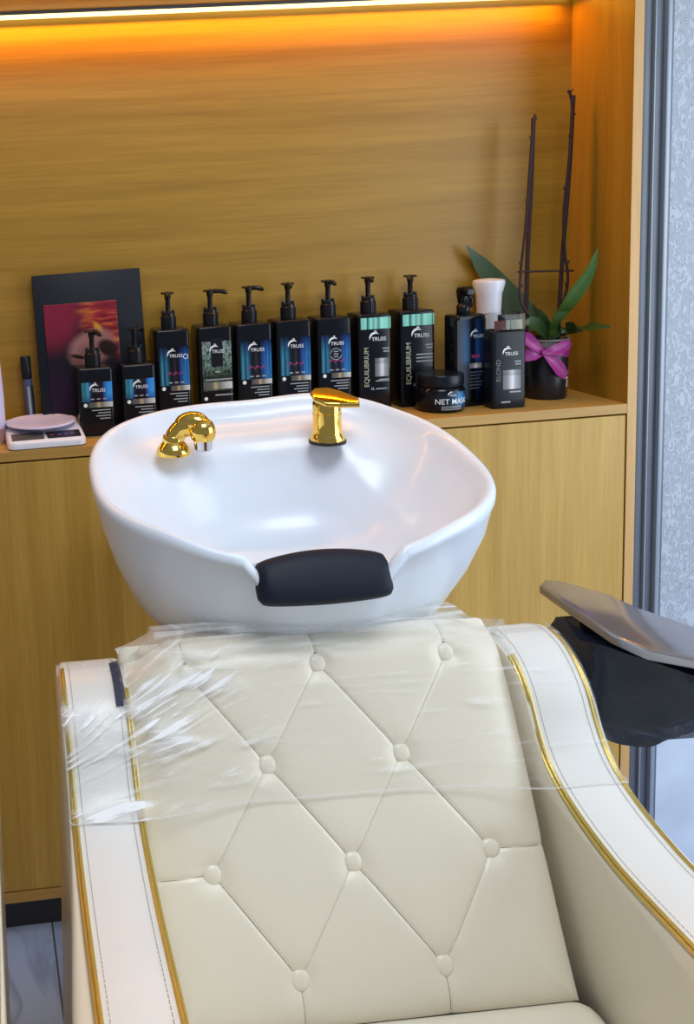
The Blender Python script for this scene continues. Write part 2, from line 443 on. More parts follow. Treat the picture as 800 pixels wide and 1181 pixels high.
        for xx in (s * .2505 + SH, s * .3285 + SH):
            g = MB()
            for off in (0, 1):
                pts = []
                for i, q in enumerate(PC):
                    if q.y < (-.005 if abs(xx - SH) < .3 else -.05): continue
                    t = (PC[min(i + 1, len(PC) - 1)] - PC[max(i - 1, 0)]).normalized()
                    nrm = Vector((0, -t.z, t.y))            # outward of (p, z) curve
                    p = Vector((0, q.y, q.z)) + nrm * (-.0006)
                    sgn = 1 if abs(xx - SH) < .3 else -1
                    pts.append(Vector((xx + s * sgn * (.0036 * off - .001), -p.y, p.z)) + Vector((0, -nrm.y, nrm.z)) * (.0006 if off else -.0018))
                g.add(tube(pts, .0023 if abs(xx - SH) < .3 or s < 0 else .0017, 8))
            tag(g.build('piping', M['gold_cord'], arm), 'double gold cord piping')
            st = MB(); xs = xx + (s if abs(xx - SH) < .3 else -s) * .0105
            for i in range(len(PC) - 1):
                for k in (.05, .38, .71):
                    a = PC[i].lerp(PC[i + 1], k); b = PC[i].lerp(PC[i + 1], k + .23)
                    t = (b - a).normalized(); nr = Vector((0, -t.z, t.y)) * .0002
                    st.add(tube([Vector((xs, -(a + nr).y, (a + nr).z)), Vector((xs, -(b + nr).y, (b + nr).z))], .0006, 4))
            st.build('stitching', M['stitch'], arm)
    # swivel foot
    MB().add(lathe([(.27, 0), (.27, .012), (.25, .022), (.06, .035), (.05, .06), (.05, .17)], 48), Tr(0, -.28, 0)).build('base', M['chrome'], ch)
    return ch
ch = chair('cream button-tufted salon chair wrapped in clear film in front of the white basin', CH)
tg_ = [q for q in PC if q.y > -.066 and q.z > .815 and q.y < .03]
MB().add(prism([(-q.y - .0035, q.z + .0015) for q in tg_] + [(-q.y + .004, q.z - .002) for q in reversed(tg_)], -.256, -.2435)).build('fabric_tag', M['tape'], ch, None)
ex = Vector((math.cos(AL), math.sin(AL), 0))
ch2 = chair('cream chair at the left edge showing only gold-piped right arm', CH - ex * .7390, .3, .035)

# ------------------------------------------------------------------ stretch film around the chair top
def film_mat():
    m, nt, out = new_mat('clear_stretch_film')
    tr = nt.nodes.new('ShaderNodeBsdfTransparent'); tr.inputs['Color'].default_value = (.985, .985, .98, 1)
    gl = nt.nodes.new('ShaderNodeBsdfGlossy'); gl.inputs['Roughness'].default_value = .22
    df = nt.nodes.new('ShaderNodeBsdfDiffuse'); df.inputs['Color'].default_value = (.95, .95, .95, 1)
    tc = nt.nodes.new('ShaderNodeTexCoord')
    def nz(scale, rot, sc, det=4, dist=.6):
        mp = nt.nodes.new('ShaderNodeMapping'); mp.inputs['Scale'].default_value = scale; mp.inputs['Rotation'].default_value = rot
        nt.links.new(tc.outputs['Object'], mp.inputs['Vector'])
        n = nt.nodes.new('ShaderNodeTexNoise'); n.inputs['Scale'].default_value = sc; n.inputs['Detail'].default_value = det; n.inputs['Distortion'].default_value = dist
        nt.links.new(mp.outputs['Vector'], n.inputs['Vector']); return n.outputs['Fac']
    def rmp(x, a, b, lo, hi):
        r = nt.nodes.new('ShaderNodeMapRange'); r.inputs['From Min'].default_value = a; r.inputs['From Max'].default_value = b
        r.inputs['To Min'].default_value = lo; r.inputs['To Max'].default_value = hi; r.interpolation_type = 'SMOOTHSTEP'
        nt.links.new(x, r.inputs['Value']); return r.outputs[0]
    def mul(a, b):
        x = nt.nodes.new('ShaderNodeMath'); x.operation = 'MULTIPLY'; nt.links.new(a, x.inputs[0]); nt.links.new(b, x.inputs[1]); return x.outputs[0]
    def add(a, b):
        x = nt.nodes.new('ShaderNodeMath'); x.operation = 'ADD'; x.use_clamp = True; nt.links.new(a, x.inputs[0]); nt.links.new(b, x.inputs[1]); return x.outputs[0]
    sep = nt.nodes.new('ShaderNodeSeparateXYZ'); nt.links.new(tc.outputs['Object'], sep.inputs[0])
    left = rmp(sep.outputs['X'], -.20, -.03, 1, .0)
    def mth(op, a, b):
        x = nt.nodes.new('ShaderNodeMath'); x.operation = op
        for i, q in enumerate((a, b)):
            if isinstance(q, (int, float)): x.inputs[i].default_value = q
            else: nt.links.new(q, x.inputs[i])
        return x.outputs[0]
    dx_ = mth('SUBTRACT', sep.outputs['X'], -.47); dz_ = mth('SUBTRACT', sep.outputs['Z'], .70)
    ang_ = mth('ARCTAN2', dz_, dx_)
    cb = nt.nodes.new('ShaderNodeCombineXYZ'); nt.links.new(mth('MULTIPLY', ang_, 46.), cb.inputs['X']); nt.links.new(mth('MULTIPLY', mth('SQRT', mth('ADD', mth('MULTIPLY', dx_, dx_), mth('MULTIPLY', dz_, dz_)), 0), 13.), cb.inputs['Y'])
    fn_ = nt.nodes.new('ShaderNodeTexNoise'); fn_.inputs['Scale'].default_value = 1; fn_.inputs['Detail'].default_value = 3; fn_.inputs['Distortion'].default_value = .5
    nt.links.new(cb.outputs[0], fn_.inputs['Vector']); fan = fn_.outputs['Fac']
    fine = nz((3, 40, 40), (0, .08, 0), 2.4, 4, .4)
    patch = nz((6, 12, 12), (0, .2, 0), 1.6, 2, .5)
    glare_streak = mul(mul(rmp(fan, .52, .66, 0, 1.), left), rmp(patch, .42, .62, .12, 1))
    hair = mul(rmp(fine, .55, .70, 0, .40), rmp(patch, .42, .66, .1, 1))
    lin = nt.nodes.new('ShaderNodeValue'); lin.outputs[0].default_value = .045
    top = mul(rmp(sep.outputs['Z'], .845, .884, 0, .34), rmp(fine, .40, .62, .15, 1))
    fold_glare = add(add(add(glare_streak, top), hair), add(lin.outputs[0], mul(left, rmp(patch, .5, .68, 0, .55))))  # whiteness of folded film plus glare highlights, painted as diffuse white
    bp = nt.nodes.new('ShaderNodeBump'); bp.inputs['Strength'].default_value = .35; bp.inputs['Distance'].default_value = .004
    nt.links.new(fan, bp.inputs['Height']); nt.links.new(bp.outputs['Normal'], gl.inputs['Normal'])
    fr = nt.nodes.new('ShaderNodeFresnel'); fr.inputs['IOR'].default_value = 1.22
    a = nt.nodes.new('ShaderNodeMixShader'); nt.links.new(fold_glare, a.inputs[0]); nt.links.new(tr.outputs[0], a.inputs[1]); nt.links.new(df.outputs[0], a.inputs[2])
    b = nt.nodes.new('ShaderNodeMixShader'); nt.links.new(mth('MINIMUM', fr.outputs[0], .07), b.inputs[0]); nt.links.new(a.outputs[0], b.inputs[1]); nt.links.new(gl.outputs[0], b.inputs[2])
    nt.links.new(b.outputs[0], out.inputs['Surface']); return m
def arm_p(z):
    best = -.06
    for i in range(len(PC) - 1):
        a, b = PC[i], PC[i + 1]
        if a.y > -.07 and (a.z - z) * (b.z - z) <= 0 and abs(a.z - b.z) > 1e-6:
            best = max(best, a.y + (b.y - a.y) * (z - a.z) / (b.z - a.z))
    return best
def back_p(z): return BO[0] + (BO[1] - z) / -BD[1] * BD[0] + .008
film = empty('plastic_wrap', CH, AL, 'clear stretch film wrapped around the top of the cream chair', 'plastic wrap')
NA, NZ = 150, 60
fv = []; ff = []
apts = [-.358, -.358, -.34, -.335] 
def front_row(zl, zr, w):
    """one row of the film from the left outer side over the front to the right outer side"""
    row = []
    for i in range(NA + 1):
        a = -.3215 + .652 * i / NA
        z = zl + (zr - zl) * (a + .3215) / .652
        ztop = .8425 if abs(a) > .245 else .888 - (.024 if a < 0 else .010) * smooth(.165, .24, abs(a))
        z = z if z < ztop else ztop
        pa = arm_p(z) + .004
        pb = back_p(z) + .003
        s = abs(a)
        if s >= .247: p = pa
        else:
            k = smooth(.10, .247, s); p = max(pb, pb + (max(pa, pb) - pb) * k) 
        nzv = noise.noise(Vector((a * 9, z * 34 + a * 8 * (1 if a > 0 else -1), 3.1))) * .0022 * (1 + 1.3 * smooth(.05, .22, -a))
        row.append(Vector((a, -(p + nzv + .0022), z)))
    L = row[0]; R_ = row[-1]
    left = [Vector((-.3225, .064, L.z - .003)), Vector((-.3235, .05, L.z)), Vector((-.3245, -arm_p(L.z) + .02, L.z)), Vector((-.3245, -arm_p(L.z) + .004, L.z))]
    right = [Vector((.3335, -arm_p(R_.z) + .004, R_.z)), Vector((.3335, -arm_p(R_.z) + .02, R_.z)), Vector((.333, .05, R_.z)), Vector((.332, .064, R_.z - .003))]
    return left + row + right
rows = []
# over the top: rear edge first, draped from backrest crest to the arms
for p, dz in ((-.075, -.010), (-.06, -.002), (-.045, .001), (-.03, .002)):
    r = front_row(.88, .88, 0)
    rr = []
    for q in r:
        zc = .887 if abs(q.x) < .20 else .887 - .047 * smooth(.165, .262, abs(q.x))
        
        rr.append(Vector((q.x, -p, zc + dz - .002)))
    rows.append(rr)
for j in range(NZ + 1):
    t = j / NZ
    rows.append(front_row(.884 - t * (.884 - .7235), .884 - t * (.884 - .719), t))
wd = len(rows[0])
mb = MB(); mb.v = [q for r in rows for q in r]
mb.f = [(j * wd + i, j * wd + i + 1, (j + 1) * wd + i + 1, (j + 1) * wd + i) for j in range(len(rows) - 1) for i in range(wd - 1)]
sheet = mb.build('film_sheet', film_mat(), film, 80)
edge = MB().add(tube([q + Vector((0, -.0005, 0)) for q in rows[-1][3:-3]], .0011, 6))
tag(edge.build('film_edge', mat('rolled_film_edge', (.85, .85, .83), .25, Alpha=.28), film), 'rolled lower edge of the film')

# ------------------------------------------------------------------ backwash basin (same local frame as the chair)
bas = empty('wash_basin', CH, AL, 'white ceramic backwash basin with gold taps behind the cream chair', 'basin')
P0, HA, HD, XC = -.215, .281, .235, .029
NPH = 144
def rim(phi):
    s, c = math.sin(phi), math.cos(phi)                     # phi = 0 faces the chair
    n = 2.55 if c < 0 else 2.25
    a = HA * math.copysign(abs(s) ** (2 / n), s) + XC; p = P0 + HD * math.copysign(abs(c) ** (2 / n), c)
    z = .992 - .235 * (p - .0)
    if p > -.2: z += .012 * smooth(-.2, .0, p) * smooth(.10, .2, abs(a))
    front = smooth(-.10, .0, p)
    z -= .034 * front * (1 - smooth(.070, .105, abs(a - .009)))
    back = smooth(-.36, -.44, p)
    z += .010 * back * (smooth(.03, .17, a) - .2)
    return a, p, z
def ring(k, dz, dp=0., lift=None):
    r = []
    for j in range(NPH):
        ph = 2 * PI * j / NPH; a, p, z = rim(ph)
        kk = k(ph) if callable(k) else k; d = dz(ph) if callable(dz) else dz
        zz = z + d if lift is None else (z * (1 - lift[0]) + lift[1] * lift[0] + d)
        r.append(Vector((XC + (a - XC) * kk, -(P0 + dp + (p - P0) * kk), zz)))
    return r
def bw(ph): return smooth(.25, .85, -math.cos(ph))          # 1 at the back
def fw_(ph): return smooth(.80, .97, math.cos(ph))
def mix(b, f): return lambda ph: f + (b - f) * bw(ph)
R_ = [
    ring(.42, -.02, -.03, (1, .74)), ring(.50, 0, -.03, (1, .775)), ring(.66, 0, -.03, (1, .805)), ring(.80, 0, -.02, (.9, .835)), ring(.895, -.0, -.008, (.72, .868)),
    ring(.955, -.0, 0., (.52, .905)), ring(.985, -.0, 0, (.32, .945)), ring(.998, -.016), ring(1.0, -.008), ring(.993, -.002), ring(.980, .0), ring(.962, .0),
    ring(.947, -.003), ring(mix(.935, .93), mix(-.010, -.009)),
    ring(mix(.915, .915), mix(-.022, -.017)), ring(mix(.885, .89), mix(-.031, -.028)), ring(mix(.83, .84), mix(-.036, -.045)),
    ring(mix(.76, .78), mix(-.040, -.066)), ring(mix(.70, .72), mix(-.044, -.083)), ring(mix(.645, .65), mix(-.055, -.10)), ring(mix(.59, .59), mix(-.080, -.112)),
    ring(.5, mix(-.115, -.125), 0, (.4, 1.0)), ring(.38, 0, 0, (1, .895)), ring(.2, -.004, 0, (1, .89)), ring(.09, -.006, 0, (1, .89))]
bowl = MB().add(rings(R_)).build('bowl', M['ceramic'], bas, 180)
MB().add(lathe([(.03, .0), (.028, .003), (.02, .003), (.018, 0)], 24), Tr(0, -P0, .885)).build('drain', M['chrome'], bas)
MB().add(rings([[Vector((.115 * k * math.cos(2 * PI * j / 40), .235 + .10 * k * math.sin(2 * PI * j / 40), z)) for j in range(40)]
                for k, z in ((1.25, 0), (1.25, .03), (1.05, .06), (1., .3), (1.02, .6), (1.1, .76))])).build('pedestal', M['ceramic'], bas, 40)
# neck rest
nr = []
for i in range(29):
    s = -1 + 2 * i / 28; a = .084 * s + .009
    e = (1 - abs(s) ** 14) ** .5
    zc = .952 + .004 * (1 - s * s); hh = (.026 + .008 * (1 - s * s)) * (.72 + .28 * e); tk = .022 * (.25 + .75 * e)
    pc = .002
    r = []
    for j in range(24):
        th = 2 * PI * j / 24; c_, s_ = math.cos(th), math.sin(th)
        u = math.copysign(abs(c_) ** .7, c_) * tk; w = math.copysign(abs(s_) ** .8, s_) * hh
        r.append(Vector((a, -(pc + u * .80 - w * .55), zc + u * .45 + w * .83)))
    nr.append(r)
MB().add(rings(nr)).build('neck_rest', M['rubber'], bas, 60)
# hose elbow (left)
sx, sp, sz = -.112, -.322, 1.047
el = MB().add(lathe([(.0001, -.004), (.0265, -.004), (.027, 0), (.0255, .006), (.020, .013), (.0165, .017), (.0165, .024), (.0150, .026)], 36), Tr(sx, -sp, sz))
elb = el.build('hose_elbow', M['gold'], bas)
pts = catmull([(sx, -sp, sz + .016), (sx + .004, -sp - .001, sz + .026), (sx + .013, -sp - .004, sz + .036), (sx + .026, -sp - .010, sz + .040)], 6)
n = len(pts)
MB().add(tube(pts, [.0155 - .001 * i / n for i in range(n)], 20)).build('neck', M['gold'], elb)
T = Tr(sx + .043, -sp - .018, sz + .033)
hd = MB().add(lathe([(.0001, .021), (.008, .0195), (.015, .0145), (.0195, .006), (.0205, -.002), (.0185, -.010), (.0155, -.014)], 32), T)
hd.add(tube(catmull([(sx + .008, -sp - .002, sz + .034), (sx + .020, -sp - .004, sz + .044), (sx + .036, -sp - .010, sz + .045), (sx + .044, -sp - .016, sz + .038)], 5), [.010, .012, .0135, .0145, .0155, .016, .0165, .017, .017, .017, .017, .0165, .016, .0155, .015, .014], 20))
hd.build('head', M['gold'], elb)
MB().add(lathe([(.0001, -.030), (.011, -.030), (.0135, -.028), (.0145, -.013), (.012, -.010)], 28), T).build('outlet', M['chrome'], elb)
# mixer tap (right)
mx_, mp_, mz = .131, -.322, 1.047
tap = MB().add(lathe([(.0265, .001), (.0262, .007), (.0235, .011), (.0222, .015), (.0218, .030), (.0218, .0435), (.0206, .044), (.0206, .0455), (.0218, .046), (.0218, .060), (.0200, .064), (.0001, .066)], 40), Tr(mx_, -mp_, mz)).build('mixer_tap', M['gold'], bas)
MB().add(lathe([(.0285, -.003), (.0285, .0012), (.0265, .002), (.02, .002)], 40), Tr(mx_, -mp_, mz)).build('gasket', M['gasket'], tap)
lev = MB()
lp = [(-.023, -.010), (-.023, .008), (-.012, .020), (.010, .022), (.026, .012), (.047, -.010), (.042, -.027), (.016, -.027), (-.010, -.024)]
v, f = slab([(x, y) for x, y in lp], 0, .0075, .0022, 3)
v = [Vector((p.x, p.y, p.z + .008 + .36 * p.y - .06 * p.x)) for p in v]
lev.add((v, f), Tr(mx_, -mp_, mz + .058))
lev.add(lathe([(.0219, .046), (.0219, .058), (.021, .062)], 32), Tr(mx_, -mp_, mz))
lev.build('lever', M['gold'], tap)

# ------------------------------------------------------------------ hair products
def label_mat(name, kind):
    m, nt, out = new_mat(name)
    b = principled(nt, (.01, .012, .02), .28, Specular_IOR_Level=.25)
    tc = nt.nodes.new('ShaderNodeTexCoord')
    sep = nt.nodes.new('ShaderNodeSeparateXYZ'); nt.links.new(tc.outputs['Generated'], sep.inputs[0])
    def noise_(sc, det, scale=1):
        mp = nt.nodes.new('ShaderNodeMapping'); mp.inputs['Scale'].default_value = sc
        nt.links.new(tc.outputs['Generated'], mp.inputs['Vector'])
        n = nt.nodes.new('ShaderNodeTexNoise'); n.inputs['Scale'].default_value = scale; n.inputs['Detail'].default_value = det
        nt.links.new(mp.outputs['Vector'], n.inputs['Vector']); return n.outputs['Fac']
    def ramp(fac, stops, lin='LINEAR'):
        r = nt.nodes.new('ShaderNodeValToRGB'); r.color_ramp.interpolation = lin
        el = r.color_ramp.elements
        while len(el) < len(stops): el.new(.5)
        for e, (p, c) in zip(el, stops): e.position = p; e.color = (*c, 1)
        nt.links.new(fac, r.inputs['Fac']); return r.outputs['Color']
    def mult(a, c):
        x = nt.nodes.new('ShaderNodeMix'); x.data_type = 'RGBA'; x.blend_type = 'MULTIPLY'; x.inputs[0].default_value = 1
        nt.links.new(a, x.inputs[6]); nt.links.new(c, x.inputs[7]); return x.outputs[2]
    K = (.008, .009, .014)
    if kind == 'blue':
        c1 = ramp(sep.outputs['X'], [(0, (.03, .16, .22)), (.07, (.06, .34, .50)), (.14, (.015, .05, .12)), (.22, (.05, .30, .46)), (.30, (.02, .09, .16)), (.36, K), (.5, (.03, .03, .05)), (.6, K), (.68, (.02, .05, .2)), (.78, (.03, .14, .42)), (.86, (.05, .30, .75)), (.93, (.03, .18, .5)), (1, (.06, .36, .75))])
        nn = ramp(noise_((17, 1, .7), 3), [(.3, (.35, .35, .35)), (.65, (1, 1, 1))])
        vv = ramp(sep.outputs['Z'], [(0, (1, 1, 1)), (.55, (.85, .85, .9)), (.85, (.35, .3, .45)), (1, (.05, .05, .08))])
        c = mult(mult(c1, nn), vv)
    elif kind == 'blue_small':
        c1 = ramp(sep.outputs['X'], [(0, (.05, .24, .26)), (.10, (.03, .16, .22)), (.2, (.06, .34, .5)), (.28, (.02, .06, .16)), (.34, K), (.68, (.02, .012, .03)), (.72, (.02, .09, .3)), (.85, (.05, .30, .7)), (1, (.05, .34, .8))])
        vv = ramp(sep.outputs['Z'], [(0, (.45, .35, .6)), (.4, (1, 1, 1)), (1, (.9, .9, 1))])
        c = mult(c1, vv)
    elif kind == 'green':
        nn = ramp(noise_((7, 1, 10), 3, 1.2), [(.38, (.045, .07, .055)), (.47, (.12, .16, .14)), (.53, (.34, .43, .40)), (.6, (.10, .14, .12))])
        vv = ramp(sep.outputs['Z'], [(0, (.28, .30, .27)), (.10, (.75, .8, .75)), (.2, (.22, .24, .22)), (.28, (.10, .12, .10)), (.36, (.28, .36, .30)), (.55, (.7, .85, .78)), (1, (1, 1, 1))])
        c = mult(nn, vv)
    elif kind == 'teal':
        c = ramp(sep.outputs['X'], [(0, (.16, .52, .42)), (.18, (.30, .66, .55)), (.215, (.02, .06, .05)), (.27, (.08, .36, .27)), (.34, (.36, .75, .63)), (.42, (.10, .40, .30)), (.5, (.34, .66, .58)), (.6, (.06, .25, .19)), (.68, (.34, .78, .62)), (.92, (.24, .65, .5)), (.94, (.01, .03, .03)), (.97, (.3, .7, .55)), (1, (.2, .5, .4))])
    elif kind == 'silver':
        c = ramp(sep.outputs['X'], [(0, (.14, .14, .15)), (.25, (.24, .24, .25)), (.45, (.62, .62, .64)), (.55, (.80, .80, .82)), (.68, (.4, .4, .42)), (1, (.17, .17, .18))])
        vv = ramp(sep.outputs['Z'], [(0, (1, 1, 1)), (.70, (1, 1, 1)), (.72, (.5, .5, .5)), (.74, (.9, .9, .9)), (.82, (.5, .5, .5)), (.84, (.8, .8, .8)), (1, (.75, .75, .75))])
        c = mult(c, vv)
    elif kind == 'band':
        c = ramp(sep.outputs['X'], [(0, (.09, .09, .09)), (.3, (.14, .13, .12)), (.42, (.48, .38, .2)), (.55, (.18, .17, .16)), (.8, (.5, .5, .46)), (1, (.62, .66, .7))])
    elif kind == 'jar':
        c = ramp(sep.outputs['X'], [(0, K), (.35, (.01, .018, .03)), (.6, (.015, .07, .15)), (.74, (.05, .32, .65)), (.88, (.02, .12, .28)), (1, K)])
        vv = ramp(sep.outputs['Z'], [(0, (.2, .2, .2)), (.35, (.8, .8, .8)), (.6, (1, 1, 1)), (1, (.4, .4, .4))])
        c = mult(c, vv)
    elif kind == 'spray':
        c = ramp(sep.outputs['X'], [(0, K), (.12, (.01, .03, .07)), (.30, (.012, .09, .22)), (.40, (.015, .10, .25)), (.46, (.005, .008, .016)), (.6, (.005, .008, .02)), (.68, (.02, .08, .28)), (.85, (.012, .03, .10)), (1, (.02, .09, .25))])
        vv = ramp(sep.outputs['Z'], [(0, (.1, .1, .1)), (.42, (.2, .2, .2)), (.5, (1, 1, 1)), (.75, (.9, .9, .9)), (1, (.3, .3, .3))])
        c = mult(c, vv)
    elif kind == 'cap':
        c = ramp(sep.outputs['X'], [(0, (.30, .06, .04)), (.30, (.38, .08, .05)), (.36, (.02, .02, .02)), (.42, (.5, .47, .36)), (.52, (.62, .60, .45)), (.56, (.04, .04, .03)), (.60, (.42, .43, .3)), (.78, (.5, .52, .36)), (.82, (.62, .68, .42)), (1, (.55, .6, .38))], 'CONSTANT')
    nt.links.new(c, b.inputs['Base Color']); nt.links.new(b.outputs['BSDF'], out.inputs['Surface'])
    return m
LM = {k: label_mat('label_' + k, k) for k in ('blue', 'blue_small', 'green', 'teal', 'silver', 'band', 'jar', 'spray', 'cap')}

def rrect(w, d, r, n=6):
    out = []
    for cx, cy, a0 in ((w / 2 - r, d / 2 - r, 0), (-w / 2 + r, d / 2 - r, 90), (-w / 2 + r, -d / 2 + r, 180), (w / 2 - r, -d / 2 + r, 270)):
        for k in range(n + 1):
            a = math.radians(a0 + 90 * k / n); out.append((cx + r * math.cos(a), cy + r * math.sin(a)))
    return out
def body(w, d, h, r=.006, sh=.004):
    base = rrect(w, d, r)
    def rg(k, z): return [Vector((x * (1 - 2 * k / w), y * (1 - 2 * k / d), z)) for x, y in base]
    return rings([rg(.003, 0), rg(.0006, .0012), rg(0, .004), rg(0, h - sh), rg(sh * .3, h - sh * .3), rg(sh * .9, h), rg(sh + .006, h + .0006)])
def swoosh(w):
    """the crescent mark with its little leaf above the name"""
    mb = MB(); n = 18; o = []; i_ = []
    for k in range(n + 1):
        t = k / n; a = math.radians(205 - 170 * t)
        o.append(Vector((w * .5 * math.cos(a), 0, w * .50 * math.sin(a))))
        q = 1 - .34 * math.sin(PI * min(1, t * 1.02)) ** .8
        i_.append(Vector((w * .5 * q * math.cos(a) + w * .03 * t, 0, w * .50 * q * math.sin(a) - w * .02)))
    v = o + i_; v2 = [p + Vector((0, -.0004, 0)) for p in v]; N = len(o)
    f = [(k, k + 1, N + k + 1, N + k) for k in range(n)]
    mb.add((v2, f))
    lf = [Vector((-.10 * w, -.0004, .56 * w)), Vector((.10 * w, -.0004, .66 * w)), Vector((.26 * w, -.0004, .52 * w)), Vector((.08 * w, -.0004, .54 * w))]
    mb.add((lf, [(0, 1, 2, 3)])); return mb.v, mb.f
def logo(mb, x, y, z, w, bt=None):
    sw_ = MB().add(swoosh(w * .62), Tr(x - w * .16, y, z))
    if bt: sw_.build('logo_mark', M['print_white'], bt, None)
    else: mb.add((sw_.v, sw_.f))
    mb.add(text('TRUSS', w * .30), Tr(x + w * .10, y, z - w * .10))
def bar(x0, x1, z0, z1, y): return [Vector((x0, y, z0)), Vector((x1, y, z0)), Vector((x1, y, z1)), Vector((x0, y, z1)), Vector((x0, y + .0006, z0)), Vector((x1, y + .0006, z0)), Vector((x1, y + .0006, z1)), Vector((x0, y + .0006, z1))], \
    [(0, 1, 2, 3), (7, 6, 5, 4), (0, 4, 5, 1), (1, 5, 6, 2), (2, 6, 7, 3), (3, 7, 4, 0)]
def annulus(x, z, y, r0, r1, n=28, a0=0, a1=2 * PI):
    v = []; 
    for k in range(n + 1):
        a = a0 + (a1 - a0) * k / n
        v += [Vector((x + r0 * math.cos(a), y, z + r0 * math.sin(a))), Vector((x + r1 * math.cos(a), y, z + r1 * math.sin(a)))]
    return v, [(2 * k, 2 * k + 1, 2 * k + 3, 2 * k + 2) for k in range(n)]
PUMPG = 'black pump bottles on the oak shelf'
def pump(bt, h, ph, ang, nl, s=1.):
    """collar, stem and spout; ang turns the spout (0 = +x), nl its length"""
    cl = MB().add(lathe([(.0135 * s, 0), (.0145 * s, .001), (.0145 * s, .0245 * s), (.0130 * s, .026 * s), (.0128 * s, .031 * s), (.0075 * s, .0325 * s), (.007 * s, .034 * s)], 28), Tr(0, 0, h))
    for k in range(28):
        a = 2 * PI * k / 28; cl.add(box(-.0005, .0005, -.0005, .0005, .002, .0235 * s), Tr(.0146 * s * math.cos(a), .0146 * s * math.sin(a), h))
    for sg in (-1, 1): cl.add(box(-.003, .003, -.004, .004, .026 * s, .036 * s, .001), Rt(0, 'Z') @ Tr(.0100 * s * sg, 0, h))
    pc = cl.build('pump_collar', M['black_matt'], bt)
    hd = MB().add(lathe([(.0048 * s, .02), (.0048 * s, ph - .014), (.0062 * s, ph - .012), (.0066 * s, ph - .004), (.0125 * s, ph - .0035), (.0135 * s, ph - .0015), (.0125 * s, ph), (.0001, ph + .0012)], 24), Tr(0, 0, h))
    T = Tr(0, 0, h + ph) @ Rt(ang, 'Z')
    nz = catmull([(.0, 0, -.004), (.010, 0, -.0035), (nl * .7, 0, -.0045), (nl, 0, -.0085)], 4)
    hd.add(tube(nz, [.0055 * s, .0054 * s] + [.0046 * s] * (len(nz) - 4) + [.0036 * s, .003 * s], 12), T)
    hd.build('pump_head', M['black_matt'], bt)
def place(u0, u1, vb_y, vs, gz=1.0):
    """front face left/right pixel, its depth y, shoulder row -> centre x, width, height"""
    a = aty(u0, 430, vb_y); b = aty(u1, 430, vb_y); t = aty((u0 + u1) / 2, vs, vb_y)
    return (a.x + b.x) / 2, b.x - a.x, t.z - gz
